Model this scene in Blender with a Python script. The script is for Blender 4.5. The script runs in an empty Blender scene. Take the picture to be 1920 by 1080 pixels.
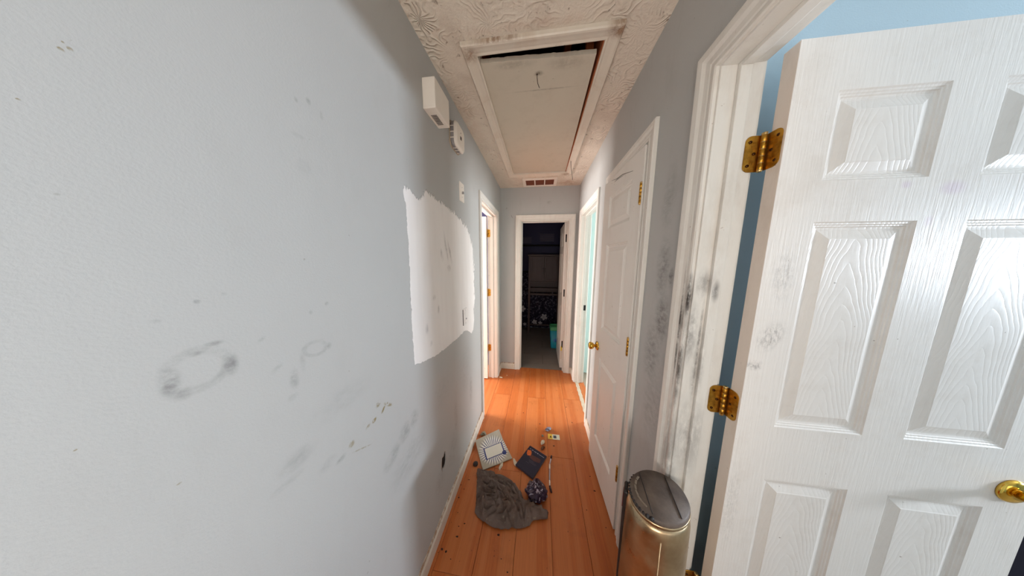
import bpy, bmesh, math, random
from mathutils import Vector, Matrix, Euler
from mathutils import noise as mnoise
random.seed(7)
scene = bpy.context.scene
C = scene.collection
PI = math.pi

# ------------------------------------------------------------------ camera
F_PX, PITCH, YAW, ROLL, CAM_H = 384.306, 0.133184, 0.132869, 0.0059045, 1.52621
cam_data = bpy.data.cameras.new('camera')
cam_data.sensor_width = 36.0
cam_data.lens = 36.0 * F_PX / 1920.0
cam_data.clip_start = 0.02
cam = bpy.data.objects.new('camera', cam_data)
C.objects.link(cam)
fwd = Vector((-math.sin(YAW) * math.cos(PITCH), math.cos(YAW) * math.cos(PITCH), -math.sin(PITCH)))
rgt = Vector((math.cos(YAW), math.sin(YAW), 0))
upv = rgt.cross(fwd)
r2 = math.cos(ROLL) * rgt + math.sin(ROLL) * upv
u2 = -math.sin(ROLL) * rgt + math.cos(ROLL) * upv
cam.matrix_world = Matrix(((r2.x, u2.x, -fwd.x, 0), (r2.y, u2.y, -fwd.y, 0), (r2.z, u2.z, -fwd.z, CAM_H), (0, 0, 0, 1)))
scene.camera = cam

# ------------------------------------------------------------------ world and daylight
w = bpy.data.worlds.new('world')
scene.world = w
w.use_nodes = True
w.node_tree.nodes['Background'].inputs[0].default_value = (0.75, 0.87, 1.0, 1)
w.node_tree.nodes['Background'].inputs[1].default_value = 1.0
scene.view_settings.view_transform = 'Standard'
scene.view_settings.look = 'None'
scene.view_settings.gamma = 1.0
scene.view_settings.use_curve_mapping = False
scene.view_settings.exposure = 0.16


def window_light(name, loc, direction, sx, sz, power, color):
    """area lamp at a window opening: side-room daylight and added fill behind the viewpoint"""
    l = bpy.data.lights.new(name, 'AREA')
    l.shape = 'RECTANGLE'
    l.size = sx
    l.size_y = sz
    l.energy = power
    l.color = color
    o = bpy.data.objects.new(name, l)
    C.objects.link(o)
    o.location = loc
    o.rotation_euler = Vector(direction).to_track_quat('-Z', 'Z').to_euler()
    return o


# windows of the rooms around the hall, two of them added for fill (openings are built further down at the same places)
window_light('bedroom_window_daylight', (3.36, 0.10, 1.58), (-1, 0, 0), 0.20, 0.46, 70, (0.78, 0.88, 1.0))
window_light('bedroom_back_fill', (1.55, -2.12, 1.40), (0, 1, 0), 1.1, 1.2, 6.5, (1.0, 0.89, 0.78))  # added fill with no known source, brightens the open door's face
window_light('hall_back_fill', (-0.03, -1.02, 1.20), (0, 1, 0.85), 0.80, 1.10, 19, (1.0, 0.89, 0.78))  # added hall fill from an invented window, tilted up to brighten the ceiling
window_light('left_room_window_daylight', (-3.06, 2.15, 1.05), (1, 0, 0), 0.85, 0.95, 190, (1.0, 0.95, 0.91))
window_light('far_bedroom_window_daylight', (3.36, 3.3, 1.45), (-1, 0, 0), 1.3, 1.2, 130, (0.95, 0.98, 1.0))

# ------------------------------------------------------------------ materials


def srgb(r, g, b):
    f = lambda c: (c / 255 / 12.92) if c / 255 <= 0.04045 else ((c / 255 + 0.055) / 1.055) ** 2.4
    return (f(r), f(g), f(b), 1)


class NT:
    """tiny helper around a material node tree"""

    def __init__(self, name, rough=0.5, metal=0.0, spec=0.5):
        self.m = bpy.data.materials.new(name)
        self.m.use_nodes = True
        self.t = self.m.node_tree
        self.b = self.t.nodes['Principled BSDF']
        self.b.inputs['Roughness'].default_value = rough
        self.b.inputs['Metallic'].default_value = metal
        self.b.inputs['Specular IOR Level'].default_value = spec
        self._co = None

    def n(self, typ, **kw):
        nd = self.t.nodes.new(typ)
        for k, v in kw.items():
            setattr(nd, k, v)
        return nd

    def link(self, a, b):
        self.t.links.new(a, b)

    @property
    def co(self):
        if self._co is None:
            self._co = self.n('ShaderNodeTexCoord').outputs['Object']
        return self._co

    def mapping(self, scale=(1, 1, 1), loc=(0, 0, 0), rot=(0, 0, 0), typ='POINT', src=None):
        m = self.n('ShaderNodeMapping', vector_type=typ)
        m.inputs['Location'].default_value = loc
        m.inputs['Rotation'].default_value = rot
        m.inputs['Scale'].default_value = scale
        self.link(src or self.co, m.inputs['Vector'])
        return m.outputs[0]

    def noise(self, scale=5, detail=3, rough=0.5, stretch=(1, 1, 1), dist=0.0, src=None):
        t = self.n('ShaderNodeTexNoise')
        t.inputs['Scale'].default_value = scale
        t.inputs['Detail'].default_value = detail
        t.inputs['Roughness'].default_value = rough
        t.inputs['Distortion'].default_value = dist
        self.link(self.mapping(stretch, src=src), t.inputs['Vector'])
        return t.outputs['Fac']

    def math(self, op, a, b=None, c=None, clamp=False):
        m = self.n('ShaderNodeMath', operation=op, use_clamp=clamp)
        for i, v in enumerate((a, b, c)):
            if v is None:
                continue
            if isinstance(v, (int, float)):
                m.inputs[i].default_value = v
            else:
                self.link(v, m.inputs[i])
        return m.outputs[0]

    def rng(self, v, a, b, c=0.0, d=1.0, smooth=False):
        m = self.n('ShaderNodeMapRange', interpolation_type='SMOOTHSTEP' if smooth else 'LINEAR')
        self.link(v, m.inputs['Value'])
        for k, x in zip(('From Min', 'From Max', 'To Min', 'To Max'), (a, b, c, d)):
            m.inputs[k].default_value = x
        return m.outputs[0]

    def mix(self, fac, a, b):
        m = self.n('ShaderNodeMix', data_type='RGBA')
        for s, v in ((m.inputs[0], fac), (m.inputs[6], a), (m.inputs[7], b)):
            if isinstance(v, (int, float)):
                s.default_value = v
            elif isinstance(v, tuple):
                s.default_value = v
            else:
                self.link(v, s)
        return m.outputs[2]

    def color(self, c):
        if isinstance(c, tuple):
            self.b.inputs['Base Color'].default_value = c
        else:
            self.link(c, self.b.inputs['Base Color'])

    def bump(self, h, strength=0.3, dist=0.01):
        b = self.n('ShaderNodeBump')
        b.inputs['Strength'].default_value = strength
        b.inputs['Distance'].default_value = dist
        self.link(h, b.inputs['Height'])
        self.link(b.outputs[0], self.b.inputs['Normal'])

    def blob(self, c, r, rot=(0, 0, 0), ring=0.0, inner=0.35):
        """soft elliptical mark at c with radii r; ring>0 makes a ring of that relative width"""
        v = self.mapping(r, c, rot, 'TEXTURE')
        l = self.n('ShaderNodeVectorMath', operation='LENGTH')
        self.link(v, l.inputs[0])
        o = l.outputs['Value']
        if ring > 0:
            o = self.math('ABSOLUTE', self.math('SUBTRACT', o, 1.0))
            return self.rng(o, ring * 0.25, ring, 1, 0, True)
        return self.rng(o, inner, 1.0, 1, 0, True)

    def blobs(self, lst):
        acc = None
        for b in lst:
            s = b[-1]
            v = self.math('MULTIPLY', self.blob(*b[:-1]), s)
            acc = v if acc is None else self.math('MAXIMUM', acc, v)
        return acc


def simple(name, col, rough=0.5, metal=0.0, var=0.12, scale=18, bump=0.0, spec=0.5):
    t = NT(name, rough, metal, spec)
    nz = t.noise(scale, 4, 0.6)
    dark = tuple(c * (1 - var) for c in col[:3]) + (1,)
    lite = tuple(min(1, c * (1 + var)) for c in col[:3]) + (1,)
    t.color(t.mix(nz, dark, lite))
    if bump:
        t.bump(t.noise(scale * 6, 3), bump, 0.002)
    return t.m


WALL_GREY = srgb(181, 182, 181)


def wall_paint(name, col, marks=None, markcol=None, marks2=None, mark2col=None, dirt=0.10):
    t = NT(name, 0.55, 0, 0.35)
    base = t.mix(t.noise(1.7, 3, 0.5), tuple(c * 0.95 for c in col[:3]) + (1,), tuple(min(1, c * 1.04) for c in col[:3]) + (1,))
    fine = t.rng(t.noise(9, 6, 0.7, (1, 1, 0.35)), 0.55, 0.8, 0, dirt)
    base = t.mix(fine, base, srgb(120, 108, 96))
    sp = t.rng(t.noise(75, 1, 0.4), 0.80, 0.84, 0, 0.4)
    base = t.mix(sp, base, srgb(110, 95, 80))
    if marks:
        streak = t.rng(t.noise(34, 5, 0.7, (1, 1, 1.6)), 0.36, 0.66, 0.12, 1)
        base = t.mix(t.math('MULTIPLY', t.blobs(marks), streak), base, markcol)
    if marks2:
        streak = t.rng(t.noise(60, 4, 0.7), 0.42, 0.55, 0.0, 1)
        base = t.mix(t.math('MULTIPLY', t.blobs(marks2), streak), base, mark2col)
    t.color(base)
    h = t.math('ADD', t.noise(260, 3, 0.6), t.math('MULTIPLY', t.noise(45, 2, 0.5), 0.6))
    t.bump(h, 0.22, 0.0016)
    return t.m


XL, XR, YE, ZC = -0.52, 0.465, 2.72, 2.44
X = XL


def lm(y, z, ry, rz, s, ang=0.0, ring=0.0, inner=0.2):
    return ((X, y, z), (0.3, ry, rz), (ang, 0, 0), ring, inner, s)


left_marks = [
    lm(.231, 1.356, .030, .030, .30, 0, .30), lm(.205, 1.352, .013, .034, .72), lm(.214, 1.328, .014, .014, .5), lm(.263, 1.348, .013, .026, .66), lm(.249, 1.390, .016, .006, .6), lm(.232, 1.382, .014, .006, .5),
    lm(.395, 1.318, .024, .016, .24, -.3, .35), lm(.425, 1.312, .010, .012, .4), lm(.400, 1.333, .020, .005, .35), lm(.347, 1.270, .012, .030, .5), lm(.322, 1.308, .016, .007, .4, .6), lm(.306, 1.375, .010, .005, .35, .5),
    lm(.341, 1.232, .014, .010, .3), lm(.366, 1.30, .008, .03, .25),
    lm(.418, 1.862, .005, .008, .32), lm(.443, 1.875, .007, .010, .45), lm(.470, 1.863, .006, .012, .4), lm(.414, 1.789, .018, .007, .2), lm(.418, 1.728, .02, .02, .15),
    lm(.242, 1.461, .005, .005, .65), lm(.270, 1.468, .005, .004, .4), lm(.205, 1.441, .006, .004, .6), lm(.395, 1.406, .006, .007, .65), lm(.432, 1.418, .007, .007, .65),
    lm(.334, 1.088, .05, .03, .25), lm(.423, .992, .02, .012, .45), lm(.311, 1.055, .04, .012, .25), lm(.390, 1.012, .03, .02, .22),
    lm(.677, .84, .05, .05, .5, .5), lm(.612, .811, .05, .04, .4, .6), lm(.738, .85, .04, .05, .4), lm(.583, .797, .04, .04, .28), lm(.70, .70, .16, .10, .22),
    lm(.455, 1.15, .12, .05, .12), lm(1.455, .507, .05, .16, .4), lm(1.16, .515, .04, .18, .26), lm(1.104, .336, .12, .14, .22), lm(1.0, .80, .18, .12, .14),
    lm(1.35, .75, .2, .25, .16), lm(.93, .30, .08, .10, .22), lm(1.52, 1.10, .03, .14, .22),
]
left_dots = [
    ((X, .187, 1.750), (.3, .0022, .0030), (.4, 0, 0), 0, .6, .95), ((X, .192, 1.755), (.3, .0022, .0026), (.3, 0, 0), 0, .6, .9),
    ((X, .189, 1.759), (.3, .0012, .0012), (0, 0, 0), 0, .6, .8), ((X, .193, 1.765), (.3, .0013, .0010), (0, 0, 0), 0, .6, .8),
    ((X, .160, 1.683), (.3, .0016, .0010), (0, 0, 0), 0, .6, .9), ((X, .139, 1.309), (.3, .0016, .0012), (0, 0, 0), 0, .6, .8),
    ((X, .194, 1.197), (.3, .0030, .0016), (0, 0, 0), 0, .6, .6),
    ((X, .56, 1.052), (.3, .016, .012), (0.6, 0, 0), 0, .4, .8), ((X, .600, 1.020), (.3, .030, .008), (-.75, 0, 0), 0, .4, .9), ((X, .578, 1.018), (.3, .018, .006), (.8, 0, 0), 0, .4, .9),
    ((X, .538, 1.010), (.3, .012, .009), (.5, 0, 0), 0, .4, .9), ((X, .513, 1.009), (.3, .012, .007), (.5, 0, 0), 0, .4, .6), ((X, .456, 1.004), (.3, .012, .012), (0, 0, 0), 0, .4, .6),
    ((X, .485, .96), (.3, .05, .003), (-.5, 0, 0), 0, .4, .5),
]
M = {}
M['wall_left'] = wall_paint('grey_wall_paint_scuffed', WALL_GREY, left_marks, srgb(96, 96, 94), left_dots, srgb(128, 112, 66), 0.08)
right_marks = [((XR, .829, 1.305), (.2, .06, .13), (0, 0, 0), 0, .1, .75), ((XR, .85, 1.50), (.2, .06, .16), (0, 0, 0), 0, .1, .55),
               ((XR, .80, 1.47), (.2, .02, .05), (0, 0, 0), 0, .1, .8), ((XR, .87, 1.15), (.2, .08, .2), (0, 0, 0), 0, .1, .5), ((XR, .83, .95), (.2, .1, .25), (0, 0, 0), 0, .1, .3),
               ((XR, .86, 1.75), (.2, .06, .15), (0, 0, 0), 0, .1, .3)]
M['wall_right'] = wall_paint('grey_wall_paint_smudged', WALL_GREY, right_marks, srgb(62, 58, 58), dirt=0.2)
end_marks = [((-.44, YE, 2.19), (.012, .2, .02), (0, .5, 0), 0, .2, .5), ((-.372, YE, 2.09), (.006, .2, .035), (0, -.5, 0), 0, .2, .8), ((.1, YE, 2.25), (.05, .2, .03), (0, 0, 0), 0, .1, .3)]
M['wall_end'] = wall_paint('grey_wall_paint_end', WALL_GREY, end_marks, srgb(90, 62, 48), dirt=0.14)
M['blue_wall'] = wall_paint('light_blue_wall_paint', srgb(180, 199, 208), dirt=0.05)
M['cyan_wall'] = wall_paint('pale_cyan_wall_paint', srgb(208, 230, 228), dirt=0.04)
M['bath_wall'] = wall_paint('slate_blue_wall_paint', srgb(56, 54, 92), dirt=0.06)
M['white_wall'] = wall_paint('white_wall_paint', srgb(222, 220, 214), dirt=0.06)


def trim_paint(name, marks=None, dirt=0.25, col=srgb(228, 225, 219), brown=srgb(150, 124, 98), markcol=srgb(58, 48, 42), rough=0.38, grain=False):
    t = NT(name, rough, 0, 0.5)
    base = t.mix(t.noise(3, 3), tuple(c * 0.95 for c in col[:3]) + (1,), col)
    d = t.rng(t.noise(7, 6, 0.72, (1, 1, 0.3)), 0.5, 0.82, 0, dirt)
    base = t.mix(d, base, brown)
    s = t.rng(t.noise(48, 3, 0.6), 0.70, 0.76, 0, 0.55)
    base = t.mix(s, base, srgb(120, 92, 66))
    if marks:
        streak = t.rng(t.noise(38, 6, 0.75, (1, 1, 0.35)), 0.34, 0.56, 0.0, 1)
        base = t.mix(t.math('MULTIPLY', t.blobs(marks), streak), base, markcol)
    t.color(base)
    if grain:
        g = t.noise(150, 3, 0.6, (1, 1, 0.045))
        t.bump(g, 0.5, 0.0022)
    else:
        t.bump(t.noise(60, 3, 0.6), 0.15, 0.002)
    return t.m


M['trim'] = trim_paint('white_trim_paint')
main_marks = [((.455, .713, 1.30), (.02, .006, .28), (0, 0, 0), 0, .2, 1.0), ((.455, .700, 1.22), (.02, .006, .25), (0, 0, 0), 0, .2, 1.0), ((.497, .68, 1.25), (.006, .03, .25), (0, 0, 0), 0, .2, .7), ((.458, .69, 1.42), (.012, .02, .10), (0, 0, 0), 0, .2, 1.0), ((.452, .705, 1.35), (.012, .012, .24), (0, 0, 0), 0, .1, 1.0), ((.452, .692, 1.18), (.02, .012, .22), (0, 0, 0), 0, .1, .9), ((.516, .684, 1.44), (.015, .05, .045), (0, 0, 0), 0, .1, .8),
              ((.47, .684, 1.30), (.03, .05, .14), (0, 0, 0), 0, .1, .6), ((.49, .684, 1.46), (.03, .05, .06), (0, 0, 0), 0, .1, .5), ((.50, .684, 1.20), (.02, .05, .2), (0, 0, 0), 0, .1, .45),
              ((.50, .68, .95), (.06, .06, .2), (0, 0, 0), 0, .1, .4), ((.46, .70, .85), (.03, .05, .35), (0, 0, 0), 0, .1, .45)]
M['trim_main'] = trim_paint('white_trim_paint_grimy', main_marks, 0.35)
M['baseboard'] = trim_paint('white_baseboard_worn', [((0, 1, .089), (50, 50, .014), (0, 0, 0), 0, .3, .8)], 0.5, srgb(220, 213, 201), srgb(140, 106, 74), srgb(140, 98, 58))
# door skin: painted moulded skin with embossed grain
door_marks = [((.045, 0, 1.31), (.04, .1, .06), (0, .5, 0), 0, .1, .55), ((.018, 0, 1.225), (.03, .1, .02), (0, 0, 0), 0, .1, .6), ((.05, 0, 1.48), (.04, .1, .09), (0, 0, 0), 0, .1, .35),
              ((.50, 0, 1.36), (.015, .1, .03), (0, 0, 0), 0, .1, .6), ((.44, 0, 1.275), (.01, .1, .04), (0, 0, 0), 0, .1, .6), ((.02, .0, .75), (.03, .1, .2), (0, 0, 0), 0, .1, .25),
              ((.44, 0, 1.99), (.06, .1, .02), (0, 0, 0), 0, .1, .5)]


def door_paint(name, marks, cath=False, pink=False):
    t = NT(name, 0.36, 0, 0.5)
    col = srgb(229, 222, 215)
    base = t.mix(t.noise(2.2, 3), tuple(c * 0.95 for c in col[:3]) + (1,), col)
    base = t.mix(t.rng(t.noise(5, 6, 0.7), 0.5, 0.85, 0, 0.35), base, srgb(176, 156, 134))
    base = t.mix(t.rng(t.noise(60, 2, 0.5), 0.75, 0.79, 0, 0.6), base, srgb(110, 86, 66))
    if marks:
        streak = t.rng(t.noise(70, 6, 0.75, (1.6, 1, 0.8)), 0.44, 0.62, 0.0, 1)
        base = t.mix(t.math('MULTIPLY', t.blobs(marks), streak), base, srgb(84, 76, 74))
    if pink:
        pk = t.blobs([((.355, 0, 1.69), (.035, .1, .022), (0, 0, 0), 0, .2, .28), ((.265, 0, 1.70), (.015, .1, .012), (0, 0, 0), 0, .2, .25), ((.325, 0, 1.615), (.012, .1, .02), (0, 0, 0), 0, .2, .22)])
        base = t.mix(pk, base, srgb(196, 158, 196))
    t.color(base)
    if cath:
        # flowing cathedral grain: contour lines of a stretched noise field
        sep = t.n('ShaderNodeSeparateXYZ')
        t.link(t.co, sep.inputs[0])
        dx = t.math('SUBTRACT', t.math('ADD', sep.outputs[0], t.math('MULTIPLY', t.noise(5, 1, 0.4, (0.4, 1, 1)), 0.06)), 0.128)
        f = t.math('ADD', sep.outputs[2], t.math('MULTIPLY', t.math('POWER', t.math('ABSOLUTE', dx), 1.5), 16.0))
        f = t.math('ADD', f, t.math('MULTIPLY', t.noise(14, 2, 0.5), 0.07))
        s = t.math('SINE', t.math('MULTIPLY', f, 62.0))
        h = t.math('ADD', t.math('POWER', t.math('ABSOLUTE', s), 0.35), t.math('MULTIPLY', t.noise(120, 3, 0.6, (1, 1, 0.08)), 0.7))
        t.bump(h, 0.28, 0.0011)
    else:
        t.bump(t.noise(190, 3, 0.65, (1, 1, 0.05)), 0.30, 0.0022)
    return t.m


M['door_leaf'] = door_paint('white_door_skin', door_marks, False, True)
M['door_panel'] = door_paint('white_door_panel_skin', None, True)
M['door_plain'] = trim_paint('white_door_paint', None, 0.18, srgb(232, 229, 224))
M['door_edge'] = trim_paint('raw_door_edge', None, 0.35, srgb(230, 216, 204))


def ceiling_mat():
    t = NT('stomped_ceiling_plaster', 0.75, 0, 0.25)
    col = srgb(232, 222, 208)
    base = t.mix(t.noise(2.5, 4, 0.6), tuple(c * 0.9 for c in col[:3]) + (1,), col)
    base = t.mix(t.rng(t.noise(6, 6, 0.75), 0.5, 0.85, 0, 0.35), base, srgb(150, 118, 98))
    base = t.mix(t.rng(t.noise(30, 3, 0.6), 0.66, 0.72, 0, 0.6), base, srgb(112, 92, 74))
    st = t.blobs([((.30, 2.62, ZC), (.22, .14, .3), (0, 0, 0), 0, .1, .6), ((-.05, .93, ZC), (.35, .03, .3), (0, 0, 0), 0, .1, .35), ((-.48, 1.4, ZC), (.1, .5, .3), (0, 0, 0), 0, .1, .25)])
    base = t.mix(t.math('MULTIPLY', st, t.rng(t.noise(14, 5, 0.7), 0.35, 0.7, 0, 1)), base, srgb(170, 116, 66))
    t.color(base)
    # stomp brush: radial ridges around scattered centres
    v = t.n('ShaderNodeTexVoronoi')
    v.inputs['Scale'].default_value = 5.0
    t.link(t.co, v.inputs['Vector'])
    sub = t.n('ShaderNodeVectorMath', operation='SUBTRACT')
    sc = t.mapping((7, 7, 7))
    t.link(t.co, sub.inputs[0])
    t.link(v.outputs['Position'], sub.inputs[1])
    dist = t.noise(9, 2, 0.5)
    g = t.n('ShaderNodeTexGradient', gradient_type='RADIAL')
    t.link(sub.outputs[0], g.inputs[0])
    ang = t.math('ADD', t.math('MULTIPLY', g.outputs['Fac'], 50.0), t.math('MULTIPLY', dist, 26.0))
    rid = t.math('POWER', t.math('ABSOLUTE', t.math('SINE', ang)), 5.0)
    fall = t.rng(v.outputs['Distance'], 0.15, 0.55, 0, 1, True)
    patchy = t.rng(t.noise(5, 3, 0.6), 0.38, 0.6, 0.1, 1)
    h = t.math('ADD', t.math('MULTIPLY', t.math('MULTIPLY', rid, fall), patchy), t.math('MULTIPLY', t.noise(120, 4, 0.6), 0.5))
    t.bump(h, 0.75, 0.006)
    return t.m


M['ceiling'] = ceiling_mat()


def plank_mat():
    t = NT('orange_laminate_plank', 0.42, 0, 0.45)
    oi = t.n('ShaderNodeObjectInfo')
    off = t.n('ShaderNodeVectorMath', operation='SCALE')
    comb = t.n('ShaderNodeCombineXYZ')
    t.link(oi.outputs['Random'], comb.inputs[0])
    t.link(oi.outputs['Random'], comb.inputs[1])
    t.link(comb.outputs[0], off.inputs[0])
    off.inputs['Scale'].default_value = 40.0
    add = t.n('ShaderNodeVectorMath', operation='ADD')
    t.link(t.co, add.inputs[0])
    t.link(off.outputs[0], add.inputs[1])
    p = add.outputs[0]
    g1 = t.noise(30, 5, 0.65, (3.2, 0.10, 1), 0.3, src=p)
    g2 = t.noise(130, 3, 0.6, (2.5, 0.06, 1), src=p)
    strip = t.noise(5.2, 0, 0.5, (3.0, 0.02, 1), src=p)
    a = t.mix(g1, srgb(164, 79, 34), srgb(208, 120, 60))
    a = t.mix(t.rng(g2, 0.45, 0.7, 0, 0.35), a, srgb(134, 68, 34))
    a = t.mix(t.rng(strip, 0.45, 0.55, 0, 0.30), a, srgb(212, 138, 84))
    a = t.mix(t.rng(oi.outputs['Random'], 0, 1, 0, 0.18), a, srgb(166, 86, 44))
    dirt = t.rng(t.noise(6, 6, 0.7), 0.55, 0.8, 0, 0.35)
    a = t.mix(dirt, a, srgb(92, 50, 28))
    sp = t.rng(t.noise(70, 2, 0.5), 0.73, 0.76, 0, 0.8)
    a = t.mix(sp, a, srgb(50, 30, 22))
    t.color(a)
    t.link(t.rng(t.noise(8, 4, 0.6), 0.3, 0.7, 0.30, 0.55), t.b.inputs['Roughness'])
    t.bump(g2, 0.08, 0.001)
    return t.m


M['plank'] = plank_mat()
M['subfloor'] = simple('dark_subfloor', srgb(48, 28, 18), 0.8)
M['tile'] = simple('grey_bathroom_tile', srgb(126, 116, 110), 0.45, 0, 0.10, 8)
M['grout'] = simple('dark_grout', srgb(64, 58, 56), 0.8)
M['carpet'] = simple('grey_brown_carpet', srgb(150, 136, 120), 0.95, 0, 0.2, 60, 0.6)
M['rough_concrete'] = simple('worn_threshold_edge', srgb(184, 170, 150), 0.9, 0, 0.3, 60, 0.6)
M['brass'] = None


def brass(name, col, rough, dirt):
    t = NT(name, rough, 1.0)
    b = t.mix(t.rng(t.noise(45, 5, 0.7), 0.42, 0.75, 0, dirt), col, srgb(92, 56, 22))
    t.color(b)
    t.link(t.rng(t.noise(60, 4, 0.6), 0.3, 0.7, rough * 0.7, rough * 1.6), t.b.inputs['Roughness'])
    return t.m


M['brass'] = brass('worn_brass', srgb(196, 146, 58), 0.34, 0.75)
M['brass_bright'] = brass('polished_brass', srgb(226, 184, 84), 0.14, 0.25)
M['brass_pale'] = brass('pale_brass_pin', srgb(214, 180, 120), 0.3, 0.4)
M['screw'] = simple('dark_screw', srgb(74, 44, 22), 0.4, 0.9)
M['black_metal'] = simple('black_hinge_metal', srgb(26, 24, 26), 0.5, 0.3)
M['wood_attic'] = simple('brown_attic_lumber', srgb(168, 92, 50), 0.8, 0, 0.25, 14)
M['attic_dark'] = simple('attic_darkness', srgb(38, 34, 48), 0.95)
M['white_plastic'] = simple('off_white_plastic', srgb(236, 228, 218), 0.45, 0, 0.05, 10)
M['grey_plastic'] = simple('grey_vent_plastic', srgb(150, 146, 146), 0.5, 0, 0.08, 30)
M['dark_slot'] = simple('dark_slot', srgb(38, 32, 30), 0.7)
M['filter'] = simple('rusty_dusty_filter', srgb(116, 64, 44), 0.95, 0, 0.25, 120, 0.4)
M['hatch'] = trim_paint('off_white_hatch_board', [((.27, .09, 0), (.03, .02, .1), (0, 0, 0), 0, .1, .8), ((.15, .03, 0), (.12, .03, .1), (0, 0, 0), 0, .1, .35), ((.40, .05, 0), (.12, .05, .1), (0, 0, 0), 0, .1, .3), ((.3, .19, 0), (.25, .008, .1), (0, 0, 0), 0, .1, .4)],
                        0.25, srgb(206, 198, 182), srgb(150, 138, 118), srgb(96, 84, 66), 0.7)
M['hatch_trim'] = trim_paint('hatch_trim_paint', [((.29, .975, 0), (.07, .05, .1), (0, 0, 0), 0, .1, .9), ((-.33, 1.0, 0), (.06, .06, .1), (0, 0, 0), 0, .1, .7), ((-.357, 1.3, 0), (.008, .3, .1), (0, 0, 0), 0, .1, 1.0), ((.306, 1.5, 0), (.008, .6, .1), (0, 0, 0), 0, .1, .6), ((-.2, .957, 0), (.16, .006, .1), (0, 0, 0), 0, .1, .8), ((.25, 2.34, 0), (.08, .04, .1), (0, 0, 0), 0, .1, .7)],
                             0.4, srgb(226, 217, 203), srgb(180, 142, 102), srgb(128, 86, 46))
M['wire'] = simple('dark_wire', srgb(52, 34, 24), 0.6)
M['paint_patch'] = None
M['cavity'] = simple('cavity_shade', srgb(24, 12, 10), 0.9)


def patch_mat():
    t = NT('white_primer_paint', 0.6, 0, 0.3)
    marks = [((X, 1.103, 1.60), (.3, .018, .10), (.25, 0, 0), 0, .1, .7), ((X, 1.15, 1.57), (.3, .016, .09), (.35, 0, 0), 0, .1, .6), ((X, 1.05, 1.55), (.3, .02, .05), (.3, 0, 0), 0, .1, .5),
             ((X, 1.13, 1.48), (.3, .03, .03), (0, 0, 0), 0, .1, .6), ((X, .99, 1.27), (.3, .014, .03), (0, 0, 0), 0, .1, .6), ((X, .87, 1.20), (.3, .02, .04), (0, 0, 0), 0, .1, .4),
             ((X, .95, 1.34), (.3, .02, .02), (0, 0, 0), 0, .1, .4), ((X, .90, 1.12), (.3, .02, .02), (0, 0, 0), 0, .1, .3)]
    base = t.mix(t.noise(14, 3, 0.5, (1, 2.0, 0.3)), srgb(232, 228, 226), srgb(244, 241, 239))
    streak = t.rng(t.noise(34, 5, 0.7, (1, 1.4, 0.4)), 0.38, 0.62, 0.0, 1)
    base = t.mix(t.math('MULTIPLY', t.blobs(marks), streak), base, srgb(120, 114, 116))
    t.color(base)
    # feathered, brushed-out edge: the paint film thins out and breaks up
    at = t.n('ShaderNodeAttribute', attribute_name='cover')
    nz = t.noise(45, 4, 0.7, (1, 1.3, 0.35))
    cov = t.rng(t.math('ADD', at.outputs['Fac'], t.math('MULTIPLY', t.math('SUBTRACT', nz, 0.5), 2.4)), 0.34, 0.66, 0, 1, True)
    tr = t.n('ShaderNodeBsdfTransparent')
    ms = t.n('ShaderNodeMixShader')
    out = [n for n in t.t.nodes if n.type == 'OUTPUT_MATERIAL'][0]
    t.link(cov, ms.inputs[0])
    t.link(tr.outputs[0], ms.inputs[1])
    t.link(t.b.outputs[0], ms.inputs[2])
    t.link(ms.outputs[0], out.inputs['Surface'])
    t.bump(t.noise(90, 3, 0.6, (1, 1.5, 0.25)), 0.15, 0.0012)
    return t.m


M['paint_patch'] = patch_mat()

# ------------------------------------------------------------------ mesh helpers


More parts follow.
